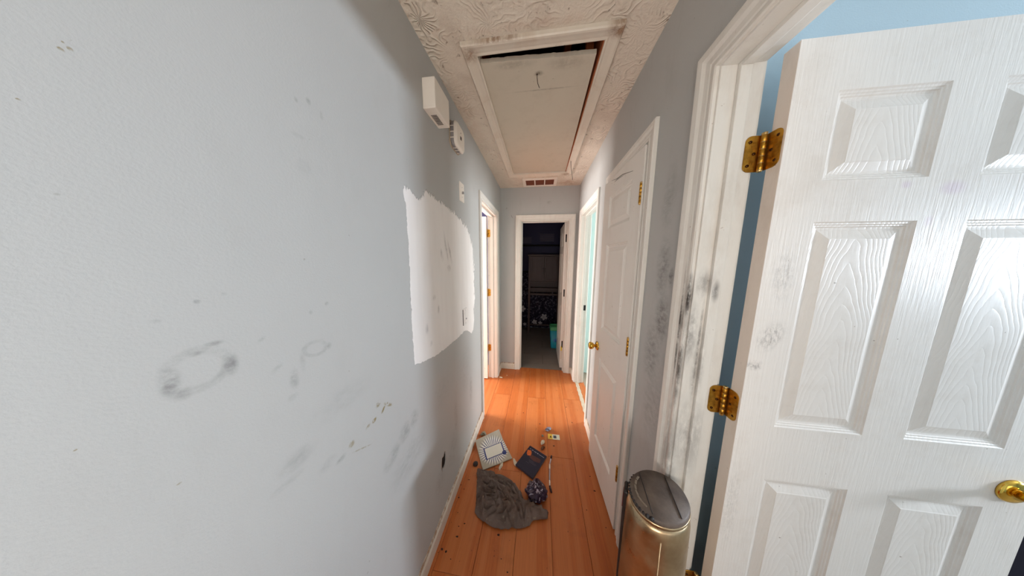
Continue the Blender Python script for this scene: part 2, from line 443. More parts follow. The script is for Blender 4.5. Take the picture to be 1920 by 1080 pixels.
class MB:
    def __init__(self):
        self.v, self.f, self.sm = [], [], []

    def add(self, vs, fs, smooth=False):
        o = len(self.v)
        self.v += [tuple(p) for p in vs]
        self.f += [tuple(i + o for i in f) for f in fs]
        self.sm += [smooth] * len(fs)
        return self

    def box(self, a, b):
        x0, y0, z0 = a
        x1, y1, z1 = b
        vs = [(x0, y0, z0), (x1, y0, z0), (x1, y1, z0), (x0, y1, z0), (x0, y0, z1), (x1, y0, z1), (x1, y1, z1), (x0, y1, z1)]
        return self.add(vs, [(0, 3, 2, 1), (4, 5, 6, 7), (0, 1, 5, 4), (1, 2, 6, 5), (2, 3, 7, 6), (3, 0, 4, 7)])

    def prism(self, poly, axis, a, b):
        """extrude a 2D polygon along axis (0,1,2) from a to b"""
        n = len(poly)

        def p(q, t):
            r = list(q)
            r.insert(axis, t)
            return tuple(r)
        vs = [p(q, a) for q in poly] + [p(q, b) for q in poly]
        fs = [tuple(range(n - 1, -1, -1)), tuple(range(n, 2 * n))] + [(i, (i + 1) % n, n + (i + 1) % n, n + i) for i in range(n)]
        return self.add(vs, fs)

    def rings(self, rings, cap0=True, cap1=True, smooth=True):
        n = len(rings[0])
        vs = [p for r in rings for p in r]
        fs = []
        for k in range(len(rings) - 1):
            for i in range(n):
                j = (i + 1) % n
                fs.append((k * n + i, k * n + j, (k + 1) * n + j, (k + 1) * n + i))
        self.add(vs, fs, smooth)
        o = len(self.v) - len(vs)
        if cap0:
            self.f.append(tuple(o + i for i in range(n - 1, -1, -1)))
            self.sm.append(False)
        if cap1:
            self.f.append(tuple(o + (len(rings) - 1) * n + i for i in range(n)))
            self.sm.append(False)
        return self

    def lathe(self, prof, n=24, axis=2, c=(0, 0, 0), sx=1.0, sy=1.0, smooth=True):
        rs = []
        for r, t in prof:
            ring = []
            for i in range(n):
                a = 2 * PI * i / n
                q = [r * math.cos(a) * sx, r * math.sin(a) * sy]
                q.insert(axis, t)
                ring.append((q[0] + c[0], q[1] + c[1], q[2] + c[2]))
            rs.append(ring)
        return self.rings(rs, smooth=smooth)

    def tube(self, pts, r, n=8):
        pts = [Vector(p) for p in pts]
        rs = []
        for i, p in enumerate(pts):
            d = (pts[min(i + 1, len(pts) - 1)] - pts[max(i - 1, 0)]).normalized()
            u = d.cross(Vector((0, 0, 1)))
            if u.length < 1e-3:
                u = d.cross(Vector((1, 0, 0)))
            u.normalize()
            q = d.cross(u)
            rr = r[i] if isinstance(r, (list, tuple)) else r
            rs.append([tuple(p + rr * (math.cos(2 * PI * k / n) * u + math.sin(2 * PI * k / n) * q)) for k in range(n)])
        return self.rings(rs)

    def mesh(self, name):
        m = bpy.data.meshes.new(name)
        m.from_pydata(self.v, [], self.f)
        m.polygons.foreach_set('use_smooth', self.sm)
        bm = bmesh.new()
        bm.from_mesh(m)
        bmesh.ops.recalc_face_normals(bm, faces=bm.faces)
        bm.to_mesh(m)
        bm.free()
        m.update()
        return m

    def build(self, name, mat, parent=None, bevel=0.0, segs=2, smooth_angle=None):
        me = self.mesh(name)
        me.materials.append(M[mat] if isinstance(mat, str) else mat)
        o = bpy.data.objects.new(name, me)
        C.objects.link(o)
        if parent is not None:
            o.parent = parent
        if bevel:
            b = o.modifiers.new('bevel', 'BEVEL')
            b.width = bevel
            b.segments = segs
            b.limit_method = 'ANGLE'
            b.angle_limit = 0.6
        return o


def box(name, a, b, mat, parent=None, bevel=0.0):
    return MB().box(a, b).build(name, mat, parent, bevel)


def tag(o, label=None, cat=None, group=None, kind=None):
    if label:
        o['label'] = label
    if cat:
        o['category'] = cat
    if group:
        o['group'] = group
    if kind:
        o['kind'] = kind
    return o


def empty(name, loc=(0, 0, 0), rz=0.0):
    e = bpy.data.objects.new(name, None)
    e.empty_display_size = 0.05
    C.objects.link(e)
    e.location = loc
    e.rotation_euler = (0, 0, rz)
    return e


def mesh_copy(src, parent, loc=None, rot=None, scale=None):
    c = src.copy()
    C.objects.link(c)
    c.parent = parent
    if loc is not None:
        c.location = loc
    if rot is not None:
        c.rotation_euler = rot
    if scale is not None:
        c.scale = scale
    return c


S = 'structure'

# ------------------------------------------------------------------ the shell: hall walls
WT = 0.102                      # wall thickness
XLo, XRo = XL - WT, XR + WT     # room sides of the hall walls
YB = -0.55                       # where the hall ends behind the camera
# door openings (clear opening between jamb faces), jamb boards are 19 mm thick
J = 0.019
MAIN = (-0.022, 0.684, 2.04)
CLOSET = (1.042, 1.541, 2.04)
FARR = (1.862, 2.505, 2.04)
LEFTD = (1.815, 2.462, 2.04)
ENDD = (-0.243, 0.352, 2.025)


def comb(lo, hi, openings, top):
    """wall outline (along, z) with door notches"""
    pts = [(lo, 0)]
    for a, b, h in sorted(openings):
        pts += [(a - J, 0), (a - J, h + J), (b + J, h + J), (b + J, 0)]
    pts += [(hi, 0), (hi, top), (lo, top)]
    return pts


wl = MB().prism(comb(YB, YE + WT, [LEFTD], ZC), 0, XLo, XL).build('wall_left', 'wall_left')
hole_outline = [(.997, .420), (1.002, .395), (1.000, .363), (.991, .346), (.975, .342), (.962, .350), (.953, .336), (.949, .36), (.951, .391), (.957, .418), (.975, .412), (.988, .430)]
cut = MB().prism(hole_outline, 0, XL - 0.05, XL + 0.05).build('cutter', 'cavity')
bo = wl.modifiers.new('hole', 'BOOLEAN')
bo.object = cut
bo.operation = 'DIFFERENCE'
bo.solver = 'EXACT'
bpy.context.view_layer.update()
dg = bpy.context.evaluated_depsgraph_get()
nm = bpy.data.meshes.new_from_object(wl.evaluated_get(dg))
wl.modifiers.clear()
wl.data = nm
bpy.data.objects.remove(cut)
tag(wl, 'long grey scuffed hall wall with a white painted patch, filling the left side', 'wall', kind=S)
# crumbled drywall lip and a plug with shade in its colour filling the outlet hole
cav = MB().prism([(y + (y - .975) * .02, z) for y, z in hole_outline], 0, XL - 0.0495, XL - 0.004).build('cavity_plug', 'cavity', wl)
cav['label'] = 'plug coloured as shade inside the ragged hole where an outlet was'
lip = MB()
n = len(hole_outline)
ii, oo = [], []
for k, (y, z) in enumerate(hole_outline):
    d = Vector((y - .975, z - .38)).normalized()
    g = 0.0015 + 0.003 * random.random()
    ii.append((XL + 0.0006, y, z))
    oo.append((XL + 0.0003, y + d.x * g, z + d.y * g))
lip.add(ii + oo, [(k, (k + 1) % n, n + (k + 1) % n, n + k) for k in range(n)])
lip.build('torn_drywall_edge', simple('torn_drywall_paper', srgb(150, 120, 92), 0.9), wl)

wr = MB().prism(comb(YB, YE + WT, [MAIN, CLOSET, FARR], ZC), 0, XR, XRo).build('wall_right', 'wall_right')
tag(wr, 'grey smudged hall wall with three doorways on the right', 'wall', kind=S)
we = MB().prism(comb(XL, XR, [ENDD], ZC), 1, YE, YE + WT).build('wall_end', 'wall_end')
tag(we, 'grey wall around the dark doorway at the end of the hall', 'wall', kind=S)
wb = MB()
for q0, q1, q2, q3 in ((XLo - .2, -.53, 0, ZC), (.47, XRo + .2, 0, ZC), (-.53, .47, 0, .65), (-.53, .47, 2.05, ZC)):
    wb.box((q0, YB - .62, q2), (q1, YB - .52, q3))
wb = wb.build('wall_back', 'white_wall')
tag(wb, 'pale wall closing the hall behind the viewpoint', 'wall', kind=S)
box('wall_back_return', (XLo - .2, YB - .52, 0), (XLo, YB, ZC), 'white_wall')
tag(bpy.data.objects['wall_back_return'], 'short pale wall return on the left behind the viewpoint', 'wall', kind=S)
o = box('wall_back_return', (XRo, YB - .52, 0), (XRo + .2, YB, ZC), 'white_wall')
tag(o, 'short pale wall return on the right behind the viewpoint', 'wall', kind=S)

# brushed-on white primer on the left wall (a thin film lying on it)
patch = [(.765, 1.804), (.780, 1.812), (.798, 1.806), (.821, 1.787), (.850, 1.782), (.879, 1.793), (.897, 1.822), (.913, 1.837), (.939, 1.834), (1.024, 1.822), (1.12, 1.818), (1.218, 1.811), (1.30, 1.795), (1.371, 1.769),
         (1.44, 1.748), (1.495, 1.714), (1.545, 1.65), (1.572, 1.56), (1.584, 1.45), (1.586, 1.348), (1.58, 1.20), (1.568, 1.043), (1.54, .97), (1.496, .956), (1.45, .985), (1.404, 1.012), (1.34, 1.030), (1.25, 1.022), (1.157, 1.027),
         (1.04, 1.030), (.929, 1.040), (.85, 1.058), (.764, 1.081), (.760, 1.188), (.761, 1.28), (.763, 1.369), (.766, 1.45), (.769, 1.542), (.768, 1.666), (.766, 1.74)]
n = len(patch)
cx, cz = 1.17, 1.42
soft = []
for y, z in patch:
    s = 0.012
    if z > 1.75:
        s = 0.045
    if y > 1.40 and z > 1.1:
        s = 0.060
    soft.append(s * 1.5)
ring = lambda k, x: [(x, y + k * soft[i] * Vector((y - cx, z - cz)).normalized().x, z + k * soft[i] * Vector((y - cx, z - cz)).normalized().y) for i, (y, z) in enumerate(patch)]
pm = MB()
pm.add(ring(-.5, XL + 0.0007) + ring(.5, XL + 0.0004), [tuple(range(n))] + [(k, (k + 1) % n, n + (k + 1) % n, n + k) for k in range(n)])
po = pm.build('paint_patch', 'paint_patch', wl)
att = po.data.attributes.new('cover', 'FLOAT', 'POINT')
att.data.foreach_set('value', [1.35] * n + [-0.15] * n)
po['label'] = 'roughly brushed patch of white primer'

# ceiling with the attic hatch opening
HX0, HX1, HY0, HY1 = -0.297, 0.246, 1.016, 2.305
cm = MB()
cm.box((XLo, YB - .55, ZC), (XRo, HY0, ZC + .05)).box((XLo, HY1, ZC), (XRo, YE + WT, ZC + .05))
cm.box((XLo, HY0, ZC), (HX0, HY1, ZC + .05)).box((HX1, HY0, ZC), (XRo, HY1, ZC + .05))
ce = cm.build('ceiling', 'ceiling')
tag(ce, 'off-white stomp-textured hall ceiling around the attic hatch', 'ceiling', kind=S)
# attic space above: joists and dark boarding
at_root = empty('ceiling_attic', (0, 0, ZC))
tag(at_root, 'dark attic space seen through the gap above the hatch', 'attic', kind=S)
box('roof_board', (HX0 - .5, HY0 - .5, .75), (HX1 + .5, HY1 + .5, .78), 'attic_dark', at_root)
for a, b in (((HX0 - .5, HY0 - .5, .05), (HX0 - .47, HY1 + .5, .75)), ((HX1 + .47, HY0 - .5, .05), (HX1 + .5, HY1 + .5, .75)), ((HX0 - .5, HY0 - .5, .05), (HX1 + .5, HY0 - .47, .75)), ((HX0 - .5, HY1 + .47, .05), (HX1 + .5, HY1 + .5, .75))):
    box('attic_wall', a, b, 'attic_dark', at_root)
box('joist', (HX1, HY0 - .04, 0.002), (HX1 + .038, HY1 + .04, .19), 'wood_attic', at_root)
box('joist', (HX0 - .038, HY0 - .04, 0.05), (HX0, HY1 + .04, .19), 'wood_attic', at_root)
box('header_joist', (HX0 - .038, HY0 - .078, 0.05), (HX1 + .038, HY0 - .0, .19), 'wood_attic', at_root)
box('header_joist', (HX0 - .038, HY1, 0.05), (HX1 + .038, HY1 + .04, .19), 'wood_attic', at_root)
box('rafter', (.115, 1.0, .30), (.15, 1.6, .40), 'wood_attic', at_root)
box('rafter', (.20, 1.18, .08), (.235, 1.22, .6), 'wood_attic', at_root)
box('lining_board', (HX1 - .004, HY0 + .002, -.004), (HX1 - .0005, HY1 - .002, .12), 'wood_attic', at_root)
box('lining_board', (HX0 + .001, HY0 + .0005, -.002), (HX1 - .004, HY0 + .003, .12), 'wood_attic', at_root)

# hatch trim, four mitred mouldings
ht = empty('trim_1', (0, 0, ZC))
tag(ht, 'chipped off-white moulding framing the attic hatch', 'trim', kind=S)
hprof = [(0, 0), (0, .010), (.006, .012), (.014, .010), (.022, .012), (.034, .014), (.048, .018), (.056, .018), (.060, .014), (.060, 0)]


def moulding(pairs, fn, name, mat, parent):
    """sweep a profile (u,d) between two ends given by fn(u,d,end)"""
    mb = MB()
    mb.rings([[fn(u, d, e) for u, d in pairs] for e in (0, 1)], smooth=False)
    return mb.build(name, mat, parent)


moulding(hprof, lambda u, d, e: ((HX0 - u) if e == 0 else (HX1 + u), HY0 - u, -d), 'moulding', 'hatch_trim', ht)
moulding(hprof, lambda u, d, e: ((HX0 - u) if e == 0 else (HX1 + u), HY1 + u, -d), 'moulding', 'hatch_trim', ht)
moulding(hprof, lambda u, d, e: (HX0 - u, (HY0 - u) if e == 0 else (HY1 + u), -d), 'moulding', 'hatch_trim', ht)
moulding(hprof, lambda u, d, e: (HX1 + u, (HY0 - u) if e == 0 else (HY1 + u), -d), 'moulding', 'hatch_trim', ht)

# ------------------------------------------------------------------ floors
fl = box('floor', (XLo - .02, YB - .6, -.06), (XRo + .02, YE + .055, -.012), 'subfloor')
tag(fl, 'worn orange laminate plank floor running down the hall', 'floor', kind=S)
edges = [-.688, -.491, -.294, -.0965, .1005, .2975, .4945, .592]
PL = 1.38
stag = [.33, 2.145, 1.30, 2.135, 1.452, 2.16, .78, .2]
plank_meshes = {}
for c in range(len(edges) - 1):
    x0, x1 = edges[c], edges[c + 1]
    y = stag[c]
    while y > YB - .6:
        y -= PL
    while y < YE + .055:
        a, b = max(y, YB - .6), min(y + PL, YE + .055)
        if b - a > .02:
            g = 0.0007
            sx0, sx1 = max(x0, XLo - .02) + g, min(x1, XRo + .02) - g
            key = (round(sx1 - sx0, 4), round(b - a, 4))
            if key not in plank_meshes:
                m_ = MB().box((0, 0, -.012), (key[0], key[1] - 2 * g, 0)).mesh('plank')
                m_.materials.append(M['plank'])
                plank_meshes[key] = m_
            p = bpy.data.objects.new('plank', plank_meshes[key])
            C.objects.link(p)
            p.parent = fl
            p.location = (sx0, a + g, random.uniform(-.0004, .0))
            bv = p.modifiers.new('bevel', 'BEVEL')
            bv.width = .0012
            bv.segments = 1
        y += PL

# ------------------------------------------------------------------ door frames (casing, jambs, stops)
cprof = [(0, 0), (0, .008), (.004, .0105), (.010, .0105), (.013, .0075), (.018, .0075), (.022, .0095), (.036, .0105), (.042, .0135), (.046, .0155), (.058, .0165), (.064, .0165), (.068, .013), (.068, 0)]


def door_frame(name, label, op, along, face_hall, face_room, mat, hall_sign, cw=0.068, room_casing=True, stop_at=0.55):
    """along: 'y' for openings in side walls, 'x' for the end wall"""
    a, b, h = op
    root = empty(name)
    tag(root, label, 'door frame', kind=S)
    P = (lambda s, t, z: (t, s, z)) if along == 'y' else (lambda s, t, z: (s, t, z))
    prof = [(u * cw / 0.068, d) for u, d in cprof]
    rv = 0.006

    def casing(face, sign):
        moulding(prof, lambda u, d, e: P(a - rv - u, face + sign * d, 0 if e == 0 else h + rv + u), 'casing', mat, root)
        moulding(prof, lambda u, d, e: P(b + rv + u, face + sign * d, 0 if e == 0 else h + rv + u), 'casing', mat, root)
        moulding(prof, lambda u, d, e: P((a - rv - u) if e == 0 else (b + rv + u), face + sign * d, h + rv + u), 'head_casing', mat, root)
    casing(face_hall, hall_sign)
    if room_casing:
        casing(face_room, -hall_sign)
    t0, t1 = min(face_hall, face_room), max(face_hall, face_room)

    def bb(nm, s0, s1, q0, q1, z0, z1):
        p, q = P(s0, q0, z0), P(s1, q1, z1)
        box(nm, tuple(min(i, j) for i, j in zip(p, q)), tuple(max(i, j) for i, j in zip(p, q)), mat, root, .0015)
    bb('jamb', a - J, a, t0, t1, 0, h + J)
    bb('jamb', b, b + J, t0, t1, 0, h + J)
    bb('head_jamb', a, b, t0, t1, h, h + J)
    # stop strips
    st = .011
    m0 = face_hall + (face_room - face_hall) * (stop_at - .17)
    m1 = face_hall + (face_room - face_hall) * (stop_at + .10)
    bb('stop', a, a + st, m0, m1, 0, h)
    bb('stop', b - st, b, m0, m1, 0, h)
    bb('head_stop', a + st, b - st, m0, m1, h - st, h)
    return root


door_frame('trim_2', 'grimy white frame of the near doorway on the right', MAIN, 'y', XR, XRo, 'trim_main', -1)
door_frame('trim_3', 'white casing around the closed narrow closet door', CLOSET, 'y', XR, XRo, 'trim', -1, .058, False, .62)
door_frame('trim_4', 'white frame of the bright doorway far down the right wall', FARR, 'y', XR, XRo, 'trim', -1, .062)
door_frame('trim_5', 'white frame of the bright doorway in the left wall', LEFTD, 'y', XL, XLo, 'trim', 1, .062)
door_frame('trim_6', 'white frame of the dark doorway at the end of the hall', ENDD, 'x', YE, YE + WT, 'trim', -1, .072)
# black strike plate in the far right jamb
sp = MB().box((XR + .066, FARR[1] - .0022, .935), (XR + .094, FARR[1] + .001, 1.0)).box((XR + .074, FARR[1] - .0034, .955), (XR + .088, FARR[1], .98)).build('strike_plate', 'black_metal', bpy.data.objects['trim_4'], .001)
sp['label'] = 'small black strike plate'

# ------------------------------------------------------------------ baseboards
bprof = [(0, 0), (.013, 0), (.013, .066), (.011, .074), (.006, .082), (.005, .088), (0, .090)]


def baseboard(name, label, segs):
    root = empty(name)
    tag(root, label, 'baseboard', kind=S)
    for axis, face, sign, a, b in segs:
        mb = MB()
        if axis == 'y':
            mb.prism([(face + sign * d, z) for d, z in bprof], 1, a, b)
        else:
            mb.prism([(face + sign * d, z) for d, z in bprof], 0, a, b)
        mb.build('baseboard_run', 'baseboard', root)
    return root


baseboard('baseboard_left', 'white baseboard with a brown worn top edge along the left wall', [('y', XL, 1, YB, LEFTD[0] - .069), ('y', XL, 1, LEFTD[1] + .069, YE)])
baseboard('baseboard_right', 'white baseboard pieces along the right wall', [('y', XR, -1, MAIN[1] + .076, CLOSET[0] - .065), ('y', XR, -1, CLOSET[1] + .065, FARR[0] - .069), ('y', XR, -1, FARR[1] + .069, YE), ('y', XR, -1, YB, MAIN[0] - .076)])
baseboard('baseboard_end', 'short white baseboards beside the end doorway', [('x', YE, -1, XL + .013, ENDD[0] - .079), ('x', YE, -1, ENDD[1] + .079, XR - .013)])

# ------------------------------------------------------------------ doors
pprof = [(0, 0), (.0025, .0030), (.006, .0034), (.008, .0055), (.011, .0058), (.013, .0085), (.017, .0095), (.021, .0090), (.040, .0030), (.042, .0018)]


def panel_mesh(w_, h_, t):
    mb = MB()
    rs = []
    for k, (u, d) in enumerate(pprof):
        rs.append([(u, d, u), (w_ - u, d, u), (w_ - u, d, h_ - u), (u, d, h_ - u)])
    full = list(reversed([[(x, t - y, z) for x, y, z in r] for r in rs]))
    mb.rings(rs[::-1], True, False, False)
    mb.rings([[(x, t - y, z) for x, y, z in r] for r in rs], False, True, False)
    # skirts joining front and back
    q = rs[0]
    b = [(x, t - y, z) for x, y, z in q]
    mb.rings([q, b], False, False, False)
    return mb


def slab_with_holes(W, H, T, xs, zs, holes):
    """door slab (stiles and rails) with rectangular openings; xs, zs grid lines, holes = set of (i,j) cells left open"""
    mb = MB()
    for i in range(len(xs) - 1):
        for j in range(len(zs) - 1):
            if (i, j) in holes:
                continue
            x0, x1, z0, z1 = xs[i], xs[i + 1], zs[j], zs[j + 1]
            mb.add([(x0, 0, z0), (x1, 0, z0), (x1, 0, z1), (x0, 0, z1)], [(0, 1, 2, 3)])
            mb.add([(x0, T, z0), (x1, T, z0), (x1, T, z1), (x0, T, z1)], [(3, 2, 1, 0)])
    # outer edges
    mb.add([(0, 0, 0), (W, 0, 0), (W, T, 0), (0, T, 0)], [(3, 2, 1, 0)])
    mb.add([(0, 0, H), (W, 0, H), (W, T, H), (0, T, H)], [(0, 1, 2, 3)])
    mb.add([(W, 0, 0), (W, T, 0), (W, T, H), (W, 0, H)], [(0, 1, 2, 3)])
    mb.add([(0, 0, 0), (0, T, 0), (0, T, H), (0, 0, H)], [(3, 2, 1, 0)])
    return mb


def hinge_meshes():
    r = .0062
    kn = MB()
    for k in range(5):
        z0 = -.044 + k * .0176
        kn.lathe([(r * .8, z0 + .0002), (r, z0 + .0012), (r, z0 + .0164), (r * .8, z0 + .0174)], 14)
    pin = MB()
    pin.lathe([(.003, -.0495), (.0052, -.0485), (.0058, -.0445), (.0058, .0445), (.0062, .046), (.0062, .049), (.003, .0505)], 14)
    return kn, pin


def round_plate(w_, h_, t, rad):
    """plate in local x(0..w) z(-h/2..h/2) with rounded far corners, thickness along +y"""
    poly = [(0, -h_ / 2)]
    for k in range(7):
        a = -PI / 2 + k * PI / 12
        poly.append((w_ - rad + rad * math.cos(a), -h_ / 2 + rad + rad * math.sin(a)))
    for k in range(7):
        a = k * PI / 12
        poly.append((w_ - rad + rad * math.cos(a), h_ / 2 - rad + rad * math.sin(a)))
    poly.append((0, h_ / 2))
    return MB().prism(poly, 1, 0, t)


def hinge(parent, loc, dir_a, dir_b, mats=('brass', 'brass_pale', 'screw'), plates=True, kscale=1.0):
    """loc = pin position in parent space; dir_a/dir_b = angles (about z) of the two plates, each with its outer normal side"""
    e = empty('hinge', loc)
    e.parent = parent
    kn, pin = hinge_meshes()
    kn.build('knuckle', mats[0], e)
    pin.build('pin', mats[1], e)
    if plates:
        for ang, side in (dir_a, dir_b):
            pl = round_plate(.034, .089, .002, .014).build('hinge_plate', mats[0], e, .0004, 1)
            pl.rotation_euler = (0, 0, ang)
            off = Vector((.003, side, 0))
            off.rotate(Euler((0, 0, ang)))
            pl.location = off
            for sx_, sz_ in ((.024, .029), (.016, 0), (.024, -.029)):
                y0 = -.0012 if side <= 0 else .0012
                sc = MB().lathe([(.0001, -.0012), (.0032, -.0010), (.0038, 0), (.0038, .0022), (.0032, .0031), (.0001, .0033)], 10, 1, (sx_, 0, sz_)).build('screw', mats[2], e)
                sc.rotation_euler = (0, 0, ang)
                sc.location = off
    return e


def knob(parent, loc, out, mat='brass_bright'):
    """round door knob; out = -1 or +1 along local y"""
    k = empty('knob', loc)
    k.parent = parent
    o_ = out
    MB().lathe([(.0315, 0), (.0325, o_ * .003), (.030, o_ * .007), (.022, o_ * .011), (.016, o_ * .012)], 28, 1).build('rosette', mat, k)
    MB().lathe([(.011, o_ * .010), (.010, o_ * .022), (.013, o_ * .028)], 20, 1).build('neck', mat, k)
    MB().lathe([(.012, o_ * .026), (.020, o_ * .030), (.0255, o_ * .040), (.0265, o_ * .048), (.0240, o_ * .056), (.017, o_ * .061), (.009, o_ * .0625), (.001, o_ * .063)], 28, 1).build('knob_ball', mat, k)
    return k


def make_door(name, label, W, H, T, cols, rows, loc, rz, leafmat, panelmat, edge_mat=None):
    root = empty(name, loc, rz)
    tag(root, label, 'door', kind=S)
    xs = sorted(set([0, W] + [v for c in cols for v in c]))
    zs = sorted(set([0, H] + [v for r in rows for v in r]))
    holes = set()
    for c in cols:
        for r in rows:
            holes.add((xs.index(c[0]), zs.index(r[0])))
    slab_with_holes(W, H, T, xs, zs, holes).build('leaf', leafmat, root)
    done = {}
    for c in cols:
        for r in rows:
            key = (round(c[1] - c[0], 4), round(r[1] - r[0], 4))
            if key not in done:
                p = panel_mesh(key[0], key[1], T).build('panel', panelmat, root)
                done[key] = p
                p.location = (c[0], 0, r[0])
            else:
                p = mesh_copy(done[key], root, (c[0], 0, r[0]))
    return root


# near right door, swung 90 degrees into the bedroom; its hall face looks at the camera
d1 = make_door('door_1', 'large white six-panel door standing open on the right', .708, 2.030, .035,
               [(.094, .304), (.397, .606)], [(.245, .866), (1.042, 1.617), (1.716, 1.916)],
               (.592, .634, .010), 0, 'door_leaf', 'door_panel')
box('hinge_edge', (-.0004, .0006, .002), (.0008, .0344, 2.028), 'door_edge', d1)
for z in (1.806, 1.083, .36):
    hinge(d1, (-.0100, .0410, z), (0, .0), (0, .0), plates=False)
    e = [c for c in d1.children if c.name.startswith('hinge') and not c.name.startswith('hinge_edge')][-1]
    # plate on the door edge (plane x = hinge edge) and on the jamb face (plane y = jamb)
    for kind_ in (0, 1):
        pl = round_plate(.036, .092, .002, .015).build('hinge_plate', 'brass', e, .0004, 1)
        scr = []
        for sx_, sz_ in ((.026, .030), (.014, 0), (.026, -.030)):
            scr.append(MB().lathe([(.0001, -.0014), (.003, -.0012), (.0038, 0), (.0038, .0018), (.0001, .0019)], 10, 1, (sx_, 0, sz_)).build('screw', 'screw', e))
        if kind_ == 0:      # door edge: plate spans local y 0.036 -> 0, seen from -x
            rot, lo_ = -PI / 2, Vector((.0100 - .0024, .000, 0))
        else:               # jamb face: plate spans -x, seen from -y
            rot, lo_ = PI, Vector((.000, .0082, 0))
        for o_ in [pl] + scr:
            o_.rotation_euler = (0, 0, rot)
            o_.location = lo_
        if kind_ == 0:
            for o_ in [pl]:
                o_.location = lo_ + Vector((.0, .0, 0))
            for o_ in scr:
                o_.location = lo_ + Vector((.0, 0, 0))
        else:
            for o_ in scr:
                o_.location = lo_ - Vector((0, .002, 0))
knob(d1, (.648, 0, .925), -1)

# closet door in the right wall, closed but standing slightly proud at its latch edge
ang = math.atan2(.022, .49)
d2 = make_door('door_2', 'narrow white three-panel closet door with a brass knob, nearly shut', .492, 2.022, .035,
               [(.100, .392)], [(.235, .845), (1.055, 1.618), (1.722, 1.918)],
               (.4840, 1.0465, .012), PI / 2 + ang, 'door_plain', 'door_plain')
# (local +x runs along the wall away from the camera, local +y points into the hall after this turn)
for z in (1.82, 1.088, .355):
    e = hinge(d2, (.006, .0365, z), (0, 0), (0, 0), ('brass', 'brass_pale', 'screw'), False)
knob(d2, (.445, .035, .905), 1)
MB().tube([(.10, .0355, 1.955), (.22, .0357, 1.985), (.30, .0357, 1.992), (.38, .0355, 2.01)], [.0006, .0016, .0014, .0004], 6).build('scratch', 'dark_slot', d2)
MB().tube([(.20, .0357, 1.975), (.29, .0358, 1.985), (.33, .0357, 1.985)], [.0004, .0012, .0004], 6).build('scratch', 'dark_slot', d2)

# door of the left room, swung open into that room
d3 = make_door('door_3', 'white panel door swung open in the left doorway', .64, 2.02, .035,
               [(.085, .275), (.365, .555)], [(.245, .866), (1.042, 1.617), (1.716, 1.916)],
               (XLo - .012, 2.447, .012), PI, 'door_plain', 'door_plain')
for z in (1.835, 1.118, .40):
    e = hinge(d3, (-.006, -.004, z), (0, 0), (0, 0), plates=False)
    pl = round_plate(.036, .089, .002, .012).build('hinge_plate', 'brass', e, .0004, 1)
    pl.rotation_euler = (0, 0, PI)
    pl.location = (.004, -.0088, 0)
    for sx_, sz_ in ((.026, .029), (.016, 0), (.026, -.029)):
        sc = MB().lathe([(.0001, -.0032), (.0036, -.0028), (.0036, .0), (.0001, .0005)], 8, 1, (sx_, 0, sz_)).build('screw', 'screw', e)
        sc.rotation_euler = (0, 0, PI)
        sc.location = (.004, -.0068, 0)

# bathroom door, open into the dark bathroom
d4 = make_door('door_4', 'white door open into the dark bathroom, seen edge on', .58, 2.01, .035,
               [(.085, .245), (.335, .495)], [(.245, .866), (1.042, 1.617), (1.716, 1.900)],
               (ENDD[1] - .004, YE + WT + .004, .012), PI / 2, 'door_plain', 'door_plain')
for z in (1.81, 1.08, .35):
    hg = MB().box((-.002, -.005, z - .05), (.006, .020, z + .05)).build('hinge', 'black_metal', d4, .003)
st = MB().box((-.0012, .010, .13), (.0006, .028, .32)).build('edge_sticker', simple('white_sticker', srgb(214, 208, 196), 0.5), d4)
MB().box((-.0018, .010, .255), (.0, .028, .32)).build('sticker_band', simple('yellow_sticker_band', srgb(226, 200, 40), 0.5), st)

# ------------------------------------------------------------------ the rooms around the hall


def rect_wall(name, label, mat, axis, at, thick, lo, hi, z1=ZC, window=None, openings=()):
    """wall slab; axis 0 = plane x=at, axis 1 = plane y=at; window=(a,b,z0,z1) leaves an opening"""
    mb = MB()

    def slab(a, b, z0, z1_):
        if axis == 0:
            mb.box((min(at, at + thick), a, z0), (max(at, at + thick), b, z1_))
        else:
            mb.box((a, min(at, at + thick), z0), (b, max(at, at + thick), z1_))
    if window:
        a, b, z0, zz = window
        slab(lo, a, 0, z1)
        slab(b, hi, 0, z1)
        slab(a, b, 0, z0)
        slab(a, b, zz, z1)
    else:
        slab(lo, hi, 0, z1)
    o_ = mb.build(name, mat)
    tag(o_, label, 'wall', kind=S)
    return o_


# near bedroom on the right (blue)
BX1 = 3.45
rect_wall('wall_bedroom', 'light blue bedroom wall behind the open six-panel door', 'blue_wall', 1, .80, .06, XRo, BX1)
rect_wall('wall_bedroom', 'blue bedroom wall with the window, out of view to the right', 'blue_wall', 0, BX1, .1, -2.2, .80, window=(-.06, .26, 1.28, 1.88))
rect_wall('wall_bedroom', 'blue bedroom wall behind the viewpoint', 'blue_wall', 1, -2.2, -.1, XRo, BX1, window=(.95, 2.15, .75, 2.05))
o = box('wall_bedroom', (XRo - .001, -2.2, 0), (XRo + .006, MAIN[0] - .095, ZC), 'blue_wall')
tag(o, 'blue face of the hall wall inside the near bedroom', 'wall', kind=S)
o = MB().box((XRo - .001, MAIN[1] + .019, 0), (XRo + .004, .80, ZC)).box((XRo - .001, MAIN[0] - .095, MAIN[2] + .02), (XRo + .004, MAIN[1] + .019, ZC)).build('wall_bedroom', 'blue_wall')
tag(o, 'blue strip of wall above and beside the near doorway', 'wall', kind=S)
o = box('floor', (XRo + .02, -2.2, -.06), (BX1, .80, -.004), 'carpet')
tag(o, 'grey-brown carpet of the near bedroom', 'floor', kind=S)
